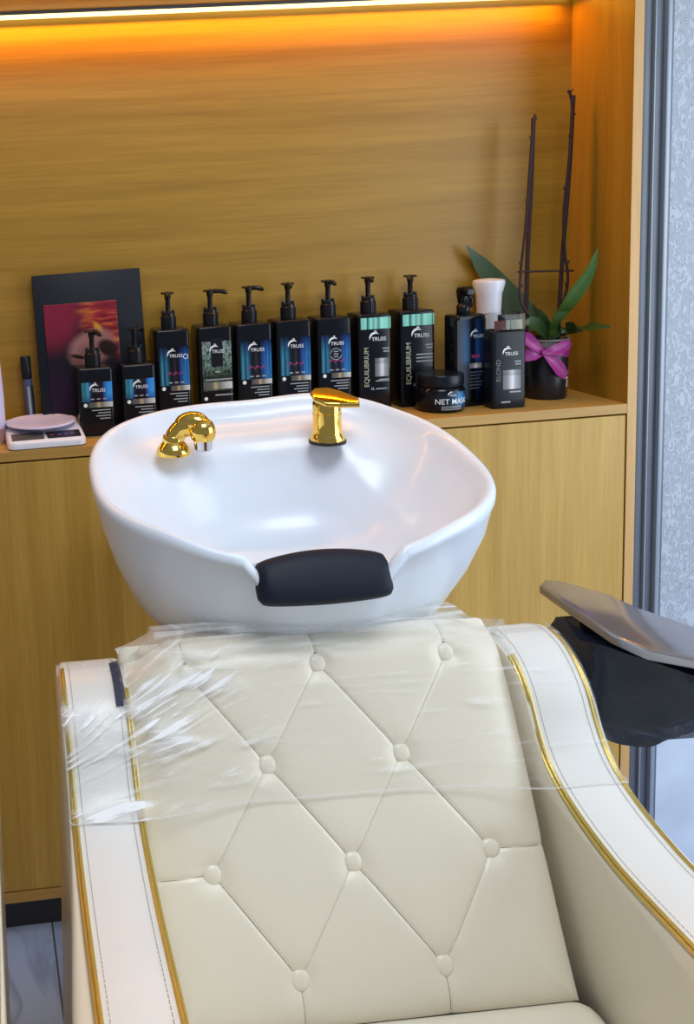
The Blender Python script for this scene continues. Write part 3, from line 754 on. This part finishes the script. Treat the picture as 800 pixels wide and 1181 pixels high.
def pump_bottle(kind, u0, u1, yf, vs, vtop, ang, nl, label, pu=None, d=.063):
    cx, w, h = place(u0, u1, yf, vs)
    top = aty((u0 + u1) / 2, vtop, yf + d / 2).z - 1.0
    bt = empty('pump_bottle', (cx, yf + d / 2, 1.0), 0, label, 'bottle', PUMPG)
    MB().add(body(w, d, h)).build('body', M['black_plastic'], bt, 50)
    px = 0
    pump(bt, h - .001, top - h, ang, nl)
    y = -d / 2 - .0006
    lw = w * .86; x0 = -lw / 2 + .002; x1 = lw / 2 + .002
    LT = MB(); DIM = MB()
    if kind in ('blue', 'blue_small'):
        z0, z1 = (h - .110, h - .033) if kind == 'blue' else (h - .066, h - .028)
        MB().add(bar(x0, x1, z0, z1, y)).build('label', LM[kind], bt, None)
        bz = z0 - .001
        MB().add(bar(x0 + lw * (.34 if kind == 'blue' else .2), x1, bz - .010, bz, y)).build('label_band', LM['band'], bt, None)
        logo(LT, .002, y - .0002, h - .049 if kind == 'blue' else h - .041, w * .46, bt)
        MB().add(annulus(x0 + lw * .10, bz - .005, y - .0004, 0, .0038)).build('round_mark', M['print_white'], bt, None)
        for k, (q0, q1) in enumerate(((.30, .92), (.5, .92), (.42, .92), (.55, .9))):
            if bz - .014 - k * .0055 > .004: DIM.add(bar(x0 + lw * q0, x0 + lw * q1, bz - .0165 - k * .0055, bz - .0145 - k * .0055, y))
        if kind == 'blue':
            sq = MB()
            for k in range(8): sq.add(bar(x0 + lw * (.22 + .07 * k), x0 + lw * (.22 + .07 * k + .05), h - .090 + .0018 * (k % 3), h - .090 + .0030 + .002 * ((k * 5) % 3), y - .0003))
            sq.build('magenta_print', M['print_magenta'], bt, None)
        for k in range(3): DIM.add(bar(x0 + lw * (.28 + .2 * k), x0 + lw * (.40 + .2 * k), z0 + .004, z0 + .0065, y - .0003))
    elif kind == 'green':
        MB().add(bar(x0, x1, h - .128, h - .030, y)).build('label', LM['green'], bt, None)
        MB().add(bar(x0 + lw * .30, x0 + lw * .70, h - .080, h - .024, y - .0004)).build('label_panel', M['black_satin'], bt, None)
        logo(LT, .002, y - .0008, h - .047, w * .46, bt)
        MB().add(bar(x0, x1, h - .125, h - .111, y - .0003)).build('label_band', LM['band'], bt, None)
        DIM.add(bar(x0 + .004, x1, h - .107, h - .1045, y - .0005)); DIM.add(bar(x0 + lw * .4, x1, h - .138, h - .1355, y)); DIM.add(bar(x0 + lw * .42, x0 + lw * .6, h - .092, h - .089, y - .0004))
        MB().add(annulus(x0 + lw * .08, h - .143, y - .0004, 0, .0036)).build('round_mark', M['print_white'], bt, None)
    else:
        MB().add(bar(-w * .43, w * .47, h - .030, h - .007, y)).build('label', LM['teal'], bt, None)
        logo(LT, .004, y - .0002, h - .047, w * .52, bt)
        EQ = MB().add(text('EQUILIBRIUM', w * .20), Tr(-w * .27, y - .0003, h - .106) @ Rt(-PI / 2, 'Y'))
        EQ.build('vertical_lettering', M['print_gold'], bt, None)
        if kind == 'equi': MB().add(bar(-w * .02, w * .40, h - .126, h - .089, y)).build('silver_square', LM['silver'], bt, None)
        else:
            for k in range(3): DIM.add(bar(-w * .05, w * .42, h - .090 - .007 * k, h - .0875 - .007 * k, y))
        DIM.add(bar(w * .22, w * .42, h - .071, h - .0685, y)); DIM.add(bar(w * .24, w * .42, h - .077, h - .0745, y))
        DIM.add(bar(-w * .0, w * .4, h - .136, h - .1335, y)); DIM.add(bar(w * .1, w * .4, h - .1332, h - .131, y))
        MB().add(text('1L', w * .11), Tr(-w * .1, y - .0003, h - .150)).build('volume_print', M['print_white'], bt, None); DIM.add(bar(w * .0, w * .34, h - .152, h - .1495, y))
    LT.build('lettering', M['print_white'], bt, None)
    tag(DIM.build('small_print', M['print_grey'], bt, None), kind='stuff')
    return bt, cx, w, h, y
YR = .110
pump_bottle('blue_small', 89, 130, .072, 424, 380, -PI / 2 + .5, .030, 'short black pump bottle beside the white scale, leftmost of the pump bottles', d=.055)
pump_bottle('blue_small', 140, 179, .075, 420, 377, PI * .25, .030, 'short black pump bottle second from left, half in front of the black picture board', d=.055)
b5 = pump_bottle('blue', 181, 220, YR, 380, 336, -PI / 2 - .2, .020, 'tall blue-striped pump bottle with a small ring, left beside the grey-green one')
MB().add(annulus(b5[2] * .36, b5[3] - .054, b5[4] - .0004, .0038, .0052)).build('ring_mark', M['print_white'], b5[0], None)
pump_bottle('green', 230, 269, YR, 376, 333, 0.05, .036, 'tall black pump bottle with the patterned grey-green label')
pump_bottle('blue', 274, 315, YR, 373, 329, -.35, .030, 'tall blue-striped pump bottle just right of the grey-green one, spout turned right')
pump_bottle('blue', 320, 360, YR, 369, 325, -PI / 2, .020, 'plain tall blue-striped pump bottle left of the one with a round badge')
b9 = pump_bottle('blue', 367, 406, YR, 366, 322, -PI / 2 + .5, .020, 'tall blue-striped pump bottle with round badge directly behind the mixer tap')
bd = MB().add(annulus(.002, b9[3] - .073, b9[4] - .0005, .0105, .0120, 24, .4, PI - .1)).add(annulus(.002, b9[3] - .073, b9[4] - .0005, .0105, .0120, 24, PI + .3, 2 * PI - .2))
for k in range(3): bd.add(bar(-.003, .007, b9[3] - .073 + .004 - .005 * k, b9[3] - .073 + .006 - .005 * k, b9[4] - .0005))
bd.build('round_badge', M['print_silver'], b9[0], None)
pump_bottle('equi', 414, 452, YR, 362, 318, -PI / 2, .022, 'black teal-topped pump bottle with silver square on its label')
pump_bottle('equi2', 462, 502, .118, 358, 316, -PI / 2 - .55, .026, 'black teal-topped pump bottle behind the round jar')

# jar
jp = atz(507, 474, 1.0); jc = aty(507, 450, .078)
jx = jc.x; jr = .0475
jar = empty('cosmetic_jar', (jx, .078, 1.0), 0, 'low round dark blue hair mask jar on the shelf edge', 'jar')
MB().add(lathe([(.0001, 0), (.040, 0), (.0445, .004), (.047, .012), (.0475, .028), (.0465, .042), (.0435, .048), (.041, .050)], 48)).build('body', M['black_plastic'], jar, 50)
lid = MB().add(lathe([(.0435, .051), (.0445, .0525), (.0445, .071), (.043, .0735), (.0001, .0742)], 48)).build('lid', M['black_satin'], jar, 40)
lv = []
for i in range(25):
    a = -PI / 2 - .95 + 1.9 * i / 24
    for z, r in ((.010, .0472), (.028, .0481), (.042, .0472)): lv.append(Vector((r * math.cos(a), r * math.sin(a), z)))
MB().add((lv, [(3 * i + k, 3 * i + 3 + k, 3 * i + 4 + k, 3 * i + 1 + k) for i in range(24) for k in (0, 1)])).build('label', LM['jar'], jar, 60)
def wrap(vf, r): return [Vector(((r - p.y) * math.sin(p.x / r), -(r - p.y) * math.cos(p.x / r), p.z)) for p in vf[0]], vf[1]
q = text('NET MASK', .0145)
lt = MB().add(wrap(([Vector((p.x + .002, p.y, p.z + .0235)) for p in q[0]], q[1]), .0486))
lg = MB(); logo(lg, .0, 0, .0375, .017); lt.add(wrap((lg.v, lg.f), .0484))
lt.build('lettering', M['print_white'], jar, None)
sm = MB()
for k in range(3):
    for s in range(6): 
        b_ = bar(-.020 + .007 * s, -.020 + .007 * s + .0065, .0135 - .003 * k, .0148 - .003 * k, 0); sm.add(wrap(b_, .0484))
sm.build('small_print', M['print_grey'], jar, None)

# spray bottle
cx, w, h = place(523, 561, .080, 363)
sb = empty('spray_bottle', (cx, .080 + .022, 1.0), .12, 'dark blue trigger spray bottle in front of the white bottle', 'bottle')
MB().add(body(w, .044, h, .010, .004)).build('body', M['black_plastic'], sb, 50)
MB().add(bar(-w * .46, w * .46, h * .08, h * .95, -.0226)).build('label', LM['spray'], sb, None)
l_ = MB(); logo(l_, w * .17, -.0230, h * .78, w * .44, sb); l_.build('lettering', M['print_white'], sb, None)
MB().add(bar(-w * .08, w * .34, h * .42, h * .475, -.0230)).build('label_band', LM['silver'], sb, None)
MB().add(bar(-w * .0, w * .26, h * .53, h * .565, -.0230)).build('magenta_print', M['print_magenta'], sb, None)
dm = MB()
for k in range(6): dm.add(bar(-w * .06, w * (.36 - .05 * (k % 3)), h * (.37 - .035 * k), h * (.382 - .035 * k), -.0229))
tag(dm.build('small_print', M['print_dim'], sb, None), kind='stuff')
MB().add(lathe([(.0125, h - .001), (.0132, h), (.0132, h + .016), (.011, h + .019), (.0085, h + .022)], 24), Tr(-.002, 0, 0)).build('collar', M['black_matt'], sb)
tg = MB().add(prism([(-.022, .040), (-.022, .050), (-.012, .055), (.008, .054), (.013, .046), (.011, .036), (.007, .020), (-.006, .020), (-.009, .036)], -.0115, .0095, .004), Tr(0, 0, h))
tg.build('spray_head', M['black_plastic'], sb)
MB().add(tube(catmull([(-.002, -.014, h + .041), (-.002, -.023, h + .034), (-.002, -.024, h + .024), (-.002, -.020, h + .016)], 4), .0042, 10)).build('trigger', M['black_plastic'], sb)

# white waisted bottle behind
c0 = aty(564, 430, .152); sc_ = (aty(581, 330, .152).x - aty(547, 330, .152).x) / 2
wb = empty('white_bottle', (c0.x, .154, 1.0), 0, 'white waisted mist bottle behind the dark spray bottle', 'bottle')
zt = aty(564, 322, .152).z - 1.0
MB().add(lathe([(.0001, 0), (.026, 0), (.029, .004), (.029, .05), (.027, .062), (.0255, .068)], 40)).build('body', mat('grey_white_plastic', (.55, .55, .56), .35), wb)
MB().add(lathe([(.0255, .068), (.0235, .10), (.0225, .13), (.0235, zt - .06), (.0255, zt - .03), (sc_, zt - .008), (sc_ - .0015, zt - .002), (.022, zt), (.0001, zt + .002)], 40)).build('spray_cap', M['white_plastic'], wb)

# black shampoo bottle with clear cap
cx, w, h = place(568, 607, .039, 382)
bb = empty('shampoo_bottle', (cx, .039 + .019, 1.0), 0, 'flat black shampoo bottle with clear squared cap in front of the orchid pot', 'bottle')
MB().add(body(w, .038, h, .007, .002)).build('body', M['black_satin'], bb, 50)
hc = aty(587, 362, .039).z - 1.0
def clear():
    m, nt, out = new_mat('clear_smoky_plastic')
    tr = nt.nodes.new('ShaderNodeBsdfTransparent'); tr.inputs['Color'].default_value = (.86, .87, .85, 1)
    gl = nt.nodes.new('ShaderNodeBsdfGlossy'); gl.inputs['Roughness'].default_value = .08
    lw = nt.nodes.new('ShaderNodeFresnel'); lw.inputs['IOR'].default_value = 1.5
    mx = nt.nodes.new('ShaderNodeMixShader'); nt.links.new(lw.outputs[0], mx.inputs[0]); nt.links.new(tr.outputs[0], mx.inputs[1]); nt.links.new(gl.outputs[0], mx.inputs[2])
    nt.links.new(mx.outputs[0], out.inputs['Surface']); return m
MB().add(body(w, .038, hc - h - .001, .006, .002), Tr(0, 0, h + .001)).build('clear_cap', clear(), bb, 50)
MB().add(bar(-w * .42, w * .40, h + .002, h + (hc - h) * .62, -.0150)).build('cap_print', LM['cap'], bb, None)
MB().add(lathe([(.012, h), (.012, hc - .004), (.0001, hc - .004)], 24)).build('flip_top', M['black_satin'], bb)
l_ = MB(); logo(l_, 0, -.0196, h * .73, w * .46, bb); l_.build('lettering', M['print_white'], bb, None)
MB().add(text('BLOND', w * .19), Tr(-w * .33, -.0194, h * .50) @ Rt(-PI / 2, 'Y')).build('vertical_lettering', M['print_dim'], bb, None)
MB().add(bar(-w * .20, w * .33, h * .25, h * .50, -.0194)).build('silver_square', LM['silver'], bb, None)
dm = MB().add(bar(w * .15, w * .33, h * .60, h * .615, -.0194)).add(bar(w * .16, w * .33, h * .565, h * .58, -.0194)).add(bar(0, w * .33, h * .205, h * .225, -.0194)).add(bar(-w * .25, w * .02, h * .075, h * .095, -.0194))
tag(dm.build('small_print', M['print_grey'], bb, None), kind='stuff')

# ------------------------------------------------------------------ orchid
pc_ = aty(633, 430, .105)
orx, ory = pc_.x, .118
orc = empty('potted_orchid', (orx, ory, 1.0), 0, 'leafy flowerless orchid with two dark staked stems in black pot', 'plant')
hp = aty(633, 390, .105).z - 1.0
MB().add(lathe([(.0001, 0), (.036, 0), (.0385, .003), (.0425, hp - .032), (.041, hp - .030), (.035, hp - .04), (.0001, hp - .04)], 40)).build('pot', M['pot_black'], orc)
MB().add(lathe([(.0385, hp - .045), (.0415, hp - .004), (.0445, hp - .003), (.0445, hp), (.0405, hp), (.0385, hp - .012), (.0001, hp - .012)], 40)).build('inner_pot', M['pot_clear'], orc)
MB().add(lathe([(.0383, hp - .0115), (.02, hp - .008), (.0001, hp - .006)], 30)).build('soil', M['soil'], orc)
v, f = text('Ti', .030)
MB().add(wrap(([Vector((p.x * .9 + p.z * .18 + .030, p.y, p.z + .033)) for p in v], f), .0405)).build('lettering', M['print_white'], orc, None)
def loc_y(u, v, y): return aty(u, v, y) - Vector((orx, ory, 1.0))
def ribbonband():
    mb = MB()
    r0, r1 = .0432, .0442
    rs = []
    for j in range(49):
        a = 2 * PI * j / 48
        z = hp - .026 + .004 * math.sin(2 * a)
        rs.append([Vector((r0 * math.cos(a), r0 * math.sin(a), z - .007)), Vector((r1 * math.cos(a), r1 * math.sin(a), z)), Vector((r0 * math.cos(a), r0 * math.sin(a), z + .007))])
    mb.add(rings(rs, closed=False)); return mb
rb = ribbonband().build('ribbon', M['ribbon'], orc, 80)
def strip(ctrl, wid, mbx, curl=.3, n=8, up=Vector((0, 0, 1))):
    """a leaf or ribbon strip along ctrl with widths wid, folded along its middle"""
    P_ = catmull(ctrl, n); N = len(P_); rs = []
    for i, p in enumerate(P_):
        t = (P_[min(i + 1, N - 1)] - P_[max(i - 1, 0)]).normalized()
        s = t.cross(Vector((0, -1, .25))).normalized(); nn = s.cross(t)
        x = i / (N - 1) * (len(wid) - 1); k = min(int(x), len(wid) - 2); w_ = wid[k] + (wid[k + 1] - wid[k]) * (x - k)
        th = .0009
        rs.append([p + s * w_ + nn * curl * w_, p + s * w_ * .5 + nn * curl * w_ * .3, p, p - s * w_ * .5 + nn * curl * w_ * .3, p - s * w_ + nn * curl * w_,
                   p - s * w_ * .5 + nn * (curl * w_ * .3 - th), p - nn * th, p + s * w_ * .5 + nn * (curl * w_ * .3 - th)])
    mbx.add(rings(rs)); return mbx
yf = ory - .052
knot = loc_y(626, 407, yf)
for ctrl, wid in (([(626, 407), (616, 399), (606, 390), (600, 386)], [.004, .011, .013, .004]), ([(626, 407), (615, 409), (604, 410), (598, 406)], [.004, .011, .012, .006]),
                  ([(626, 407), (638, 404), (650, 399), (657, 394)], [.004, .010, .011, .005]), ([(626, 407), (636, 416), (644, 426), (652, 434)], [.004, .012, .014, .008])):
    strip([loc_y(u, v, yf + .004 * abs(i - 1)) for i, (u, v) in enumerate(ctrl)], wid, MB(), .35).build('bow_loop', M['ribbon'], rb, 80)
MB().add(lathe([(.0001, .006), (.004, .004), (.0055, 0), (.004, -.004), (.0001, -.006)], 14), Matrix.Translation(knot)).build('bow_knot', M['ribbon'], rb)
def leaf(ctrl, wid, m, curl=.25):
    strip([loc_y(*c) for c in ctrl], wid, MB(), curl, 10).build('leaf', m, orc, 80)
leaf([(632, 388, .125), (618, 374, .155), (592, 350, .168), (562, 315, .168), (538, 284, .160)], [.006, .016, .027, .030, .026, .017, .002], M['leaf'], .05)
leaf([(634, 388, .115), (642, 366, .10), (656, 348, .07), (676, 318, .045), (689, 287, .02)], [.006, .009, .011, .014, .014, .010, .001], M['leaf_light'], .3)
leaf([(634, 388, .118), (650, 380, .10), (672, 377, .03), (704, 377, -.035)], [.006, .012, .013, .011, .002], M['leaf'], .1)
leaf([(632, 390, .115), (622, 378, .085), (612, 372, .07), (604, 374, .065)], [.006, .013, .014, .010, .002], M['leaf'], .3)
leaf([(634, 388, .118), (640, 370, .10), (652, 358, .085), (660, 356, .08)], [.005, .009, .010, .007, .002], M['leaf_light'], .3)
leaf([(632, 388, .118), (627, 370, .115), (622, 356, .12)], [.006, .010, .008, .001], M['leaf'], .3)
def stake(ctrl, r, name='stake', m='stem'):
    pts = catmull([loc_y(*c) for c in ctrl], 8); return pts, MB().add(tube(pts, r, 8)).build(name, M[m], orc)
stake([(606, 392, .118), (608, 300, .118), (612, 220, .118), (615, 136, .118)], .0042)
stake([(643, 392, .118), (648, 300, .118), (656, 200, .118), (661, 110, .118)], .0040)
def stem(ctrl, r):
    pts = catmull([loc_y(*c) for c in ctrl], 8); mb = MB().add(tube(pts, r, 7)); n = len(pts)
    for k in range(3, n - 1, 5):
        d = Vector((.006 * (1 if k % 2 else -1), -.002, .007)); mb.add(tube([pts[k], pts[k] + d * .6, pts[k] + d * 1.1], [.0024, .002, .0006], 6))
    mb.build('flower_stem', M['stem'], orc)
stem([(630, 388, .116), (602, 352, .112), (600, 318, .112), (606, 262, .113), (610, 205, .113), (614, 150, .113), (617, 132, .112)], .0026)
stem([(636, 388, .116), (654, 330, .112), (651, 290, .112), (650, 245, .113), (655, 195, .113), (659, 150, .113), (659, 115, .113), (655, 104, .112)], .0027)
pts = [loc_y(597, 313.5, .112), loc_y(661, 312, .112)]
MB().add(tube(pts, .0022, 8)).build('crossbar', M['stem'], orc)

# ------------------------------------------------------------------ picture board, marker, scale, white bottle at the edge
def art_mat():
    m, nt, out = new_mat('printed_portrait')
    b = principled(nt, (.05, .02, .03), .35, Specular_IOR_Level=.3)
    tc = nt.nodes.new('ShaderNodeTexCoord')
    def mapping(loc, sc, rot=0):
        mp = nt.nodes.new('ShaderNodeMapping'); mp.vector_type = 'TEXTURE'
        mp.inputs['Location'].default_value = loc; mp.inputs['Scale'].default_value = sc; mp.inputs['Rotation'].default_value = (0, rot, 0)
        nt.links.new(tc.outputs['Generated'], mp.inputs['Vector']); return mp.outputs['Vector']
    def sph(loc, sc, rot=0, a=0., c=.5):
        g = nt.nodes.new('ShaderNodeTexGradient'); g.gradient_type = 'SPHERICAL'
        mp = mapping(loc, sc, rot)
        fl = nt.nodes.new('ShaderNodeVectorMath'); fl.operation = 'MULTIPLY'; fl.inputs[1].default_value = (1, 0, 1); nt.links.new(mp, fl.inputs[0])
        nt.links.new(fl.outputs[0], g.inputs[0])
        r = nt.nodes.new('ShaderNodeMapRange'); r.inputs['From Min'].default_value = a; r.inputs['From Max'].default_value = c; r.interpolation_type = 'SMOOTHSTEP'
        nt.links.new(g.outputs['Fac'], r.inputs['Value']); return r.outputs[0]
    def over(base, col, fac):
        x = nt.nodes.new('ShaderNodeMix'); x.data_type = 'RGBA'
        nt.links.new(fac, x.inputs[0]); nt.links.new(base, x.inputs[6])
        if isinstance(col, tuple): x.inputs[7].default_value = (*col, 1)
        else: nt.links.new(col, x.inputs[7])
        return x.outputs[2]
    bg = nt.nodes.new('ShaderNodeRGB'); bg.outputs[0].default_value = (.012, .008, .016, 1); c = bg.outputs[0]
    c = over(c, (.20, .012, .035), sph((.10, 0, .93), (.55, 1, .42), 0, 0, .6))
    c = over(c, (.02, .006, .03), sph((.15, 0, .25), (.4, 1, .3), 0, .1, .8))
    wv = nt.nodes.new('ShaderNodeTexNoise'); wv.inputs['Scale'].default_value = 1; wv.inputs['Detail'].default_value = 5
    mp = nt.nodes.new('ShaderNodeMapping'); mp.inputs['Scale'].default_value = (2.5, 1, 22); mp.inputs['Rotation'].default_value = (0, .42, 0)
    nt.links.new(tc.outputs['Generated'], mp.inputs['Vector']); nt.links.new(mp.outputs[0], wv.inputs['Vector'])
    rr = nt.nodes.new('ShaderNodeValToRGB'); e = rr.color_ramp.elements
    e[0].position = .3; e[0].color = (.03, .004, .008, 1); e[1].position = .72; e[1].color = (.65, .22, .02, 1)
    q = e.new(.5); q.color = (.30, .015, .03, 1)
    nt.links.new(wv.outputs['Fac'], rr.inputs['Fac'])
    c = over(c, rr.outputs['Color'], sph((.95, 0, .84), (.62, 1, .36), .35, 0, .45))
    c = over(c, (.62, .30, .02), sph((.73, 0, .775), (.12, 1, .05), .6, 0, .8))
    c = over(c, (.33, .15, .14), sph((.62, 0, .615), (.42, 1, .19), -.15, .05, .45))
    c = over(c, (.02, .006, .008), sph((.84, 0, .60), (.20, 1, .10), .2, .1, .5))
    c = over(c, (.025, .008, .01), sph((.42, 0, .545), (.16, 1, .028), .15, .1, .6))
    c = over(c, (.22, .09, .08), sph((.40, 0, .50), (.14, 1, .04), 0, .1, .8))
    nt.links.new(c, b.inputs['Base Color']); nt.links.new(b.outputs['BSDF'], out.inputs['Surface']); return m
yb = .136
A, B_ = aty(40, 319, yb + .02), aty(165, 312, yb + .02)
wB = B_.x - A.x; hB = A.z - 1.0 + .004
bo = empty('picture_board', ((A.x + B_.x) / 2 - .001, yb, 1.0), 0, 'black board with red-haired portrait print leaning on the niche back', 'picture')
bo.rotation_euler = (-.085, math.radians(-.9), 0)
MB().add(box(-wB / 2, wB / 2, 0, .012, 0, hB, .0012)).build('panel', mat('navy_black_card', (.007, .010, .018), .45, Specular_IOR_Level=.25), bo)
P1, P2 = aty(54, 352, yb), aty(139, 350, yb)
ox = (A.x + B_.x) / 2
pw = P2.x - P1.x; px0 = P1.x - ox - .001; ph1 = P1.z - 1.0
tag(MB().add(box(px0, px0 + pw, -.0035, 0, .02, ph1, .0006)).build('print', art_mat(), bo, None), 'dark portrait print of a face under red hair')

mk = empty('marker_pen', (aty(34, 440, .165).x, .158, 1.0), 0, 'black-capped marker pen standing behind the white scale', 'pen')
mk.rotation_euler = (-.05, -.04, 0)
hm = aty(30, 411, .16).z - 1.0
MB().add(lathe([(.0001, 0), (.0085, 0), (.0095, .003), (.0095, hm - .052), (.008, hm - .046), (.008, hm - .04)], 24)).build('barrel', mat('grey_blue_barrel', (.06, .085, .17), .35, var=.3), mk)
MB().add(lathe([(.0085, hm - .045), (.0098, hm - .044), (.0104, hm - .002), (.009, hm), (.0001, hm)], 24)).build('cap', M['black_satin'], mk)
MB().add(box(-.0025, .0025, -.0105, -.0092, .02, hm - .06)).build('label_strip', M['print_grey'], mk, None)
MB().add(box(.006, .0095, -.010, -.004, .035, hm - .058, .001)).build('clip', M['black_satin'], mk)

s0, s1 = atz(10, 521, 1.0), atz(98, 513.5, 1.0)
sw = s1.x - s0.x + .004
scl = empty('kitchen_scale', ((s0.x + s1.x) / 2, .075, 1.0), math.atan2(s1.y - s0.y, s1.x - s0.x) * .6, 'white digital scale with round platter on the shelf, left end', 'scale')
def scale_body():
    rs = []
    for k, yz in ((.004, 0), (.0, .003), (0, .012), (.003, .016), (.010, .018)):
        rs.append([Vector((x * (1 - 2 * k / sw), y * (1 - 2 * k / .15), yz + (max(0, y + .075) * .10 if yz > .01 else 0))) for x, y in rrect(sw, .15, .014, 6)])
    return rings(rs)
MB().add(scale_body()).build('body', M['white_plastic'], scl, 50)
PLZ = .030
MB().add(lathe([(.0001, PLZ - .004), (.03, PLZ - .004), (.055, PLZ), (.0655, PLZ + .003), (.066, PLZ + .0055), (.064, PLZ + .0075), (.058, PLZ + .0062), (.0001, PLZ + .0045)], 56), Tr(-.004, .008, 0)).build('platter', M['lilac_plastic'], scl, 50)
MB().add(lathe([(.028, .016), (.028, PLZ - .003)], 24), Tr(-.004, .008, 0)).build('platter_post', M['white_plastic'], scl)
def dash(x0, x1, m, nm):
    y0, y1 = -.068, -.033; zz = .0188
    def Z(y): return zz + (y + .075) * .10
    v = [Vector((x0, y0, Z(y0))), Vector((x1, y0, Z(y0))), Vector((x1, y1, Z(y1))), Vector((x0, y1, Z(y1)))]
    v += [p - Vector((0, 0, .001)) for p in v]
    return MB().add((v, [(0, 1, 2, 3), (0, 4, 5, 1), (1, 5, 6, 2), (2, 6, 7, 3), (3, 7, 4, 0)])).build(nm, m, scl, None), Z
d1, Z = dash(-sw * .44, -sw * .03, mat('grey_lcd', (.10, .085, .08), .2, var=.4), 'display')
d2, Z = dash(sw * .01, sw * .44, mat('dark_key_panel', (.02, .018, .03), .3), 'key_panel')
for x, c in ((.07, (.35, .04, .05)), (.17, (.12, .08, .30)), (.25, (.14, .10, .33)), (.33, (.12, .08, .30))):
    MB().add(lathe([(.004, 0), (.0036, .0006), (.0001, .0008)], 16, 1.2), Tr(sw * x, -.054, Z(-.054))).build('key', mat('key_colour', c, .4), scl)

e0 = aty(2, 450, .085)
we = empty('white_bottle', (e0.x - .024, .095, 1.0), 0, 'white bottle cut off by the left photo edge beside the scale', 'bottle')
zt = aty(2, 395, .095).z - 1.0
MB().add(lathe([(.0001, 0), (.026, 0), (.0285, .004), (.0285, .035), (.0278, .040), (.0275, .09), (.024, zt - .03), (.018, zt), (.0001, zt + .002)], 40)).build('body', M['lilac_plastic'], we)
MB().add(lathe([(.017, zt), (.017, zt + .03), (.015, zt + .034), (.0001, zt + .034)], 30)).build('cap', M['white_plastic'], we)
MB().add(lathe([(.0288, .004), (.0290, .01), (.0290, .024), (.0288, .028)], 40)).build('label_band', mat('brown_pink_band', (.45, .25, .24), .4), we)

# ------------------------------------------------------------------ grey slab-topped stand with black plastic
Z0 = .80
poly = [atz(u, v, Z0) for u, v in ((622, 674), (628, 668), (645, 669), (700, 684), (735, 700), (800, 722))]
far = [Vector((1.02, -.63, Z0)), Vector((1.02, -.72, Z0)), Vector((.95, -.70, Z0))]
near = [atz(u, v, Z0) for u, v in ((800, 759), (745, 749), (705, 731), (660, 701))]
pl2 = [(p.x, p.y) for p in poly + far + near]
st = empty('side_stand', (1.02, -.45, 0), 0, 'grey slab-topped stand wrapped in black plastic right of the chair', 'stand')
O_ = Vector((1.02, -.45))
MB().add(slab([(x - O_.x, y - O_.y) for x, y in pl2], Z0 - .016, Z0, .004, 3)).build('slab_top', mat('grey_satin_slab', (.40, .40, .44), .14, .7, var=.12), st, 40)
def crumple(rsrc, amp, sc):
    out = []
    for r in rsrc: out.append([p + Vector((noise.noise(p * sc + Vector((3, 1, 7))), noise.noise(p * sc + Vector((9, 4, 2))), noise.noise(p * sc))) * amp for p in r])
    return out
c_poly = [(-.18, .06), (-.19, -.02), (-.165, -.08), (-.13, -.14), (-.09, -.19), (-.03, -.25), (.05, -.32), (.12, -.32), (.06, -.23), (-.01, -.14), (-.07, -.05), (-.12, .04)]
cc = catmull([(x, y, 0) for x, y in c_poly + c_poly[:1]], 8)[:-1]
rs = []
for i in range(22):
    t = i / 21; k = .96 + .06 * math.sin(PI * min(1, t * 1.1)) - .16 * max(0, t - .8) / .2
    rs.append([Vector((p.x * k - .05 * (1 - k), p.y * k - .12 * (1 - k), Z0 - .030 - t * (.135 - .062 * smooth(-.17, -.09, p.x)))) for p in cc])
mb = MB(); rr_ = crumple(rs, .016, 13)
rr_ = [[p + Vector((0, 0, noise.noise(Vector((p.x * 6, p.y * 6, p.z * 60))) * .006)) for p in r] for r in rr_]
mb.add(rings(rr_)); mb.build('plastic_cover', mat('black_crumpled_plastic', (.010, .016, .030), .22, bump=(45, 1.0)), st, 60)
MB().add(slab([(-.15, .03), (-.14, -.06), (-.06, -.18), (.04, -.27), (.06, -.25), (-.04, -.11), (-.11, .02)], Z0 - .045, Z0 - .014, .004)).build('tray_frame', M['black_satin'], st)
MB().add(lathe([(.15, 0), (.15, .012), (.04, .03), (.025, .04), (.025, Z0 - .13)], 36), Tr(.06, -.27, 0)).build('foot', M['chrome'], st)

# ------------------------------------------------------------------ light
def area(name, loc, target, sx, sy, power, col):
    l = bpy.data.lights.new(name, 'AREA'); l.shape = 'RECTANGLE'; l.size = sx; l.size_y = sy; l.energy = power; l.color = col
    o = bpy.data.objects.new(name, l); COL.objects.link(o); o.location = loc
    o.rotation_euler = (Vector(target) - Vector(loc)).to_track_quat('-Z', 'Y').to_euler(); return o
area('window_daylight', (2.45, -1.3, 1.20), (.6, -.1, .95), 1.5, 1.9, 36, (.79, .89, 1.))
area('ceiling_lamp', (.45, -1.5, 2.72), (.45, -1.5, 0), 1.0, .8, 27, (.90, .955, 1.))
area('niche_led', ((CX0 + 1.235) / 2, D - .022, 1.790), ((CX0 + 1.235) / 2, D - .060, 1.0), 2.5, .012, 6.0, (1., .37, .008))
w = bpy.data.worlds.new('world'); SC.world = w; w.use_nodes = True
w.node_tree.nodes['Background'].inputs['Color'].default_value = (.86, .92, 1., 1); w.node_tree.nodes['Background'].inputs['Strength'].default_value = .26
SC.view_settings.view_transform = 'Standard'; SC.view_settings.look = 'None'
SC.view_settings.gamma = 1; SC.view_settings.exposure = 0; SC.view_settings.use_curve_mapping = False
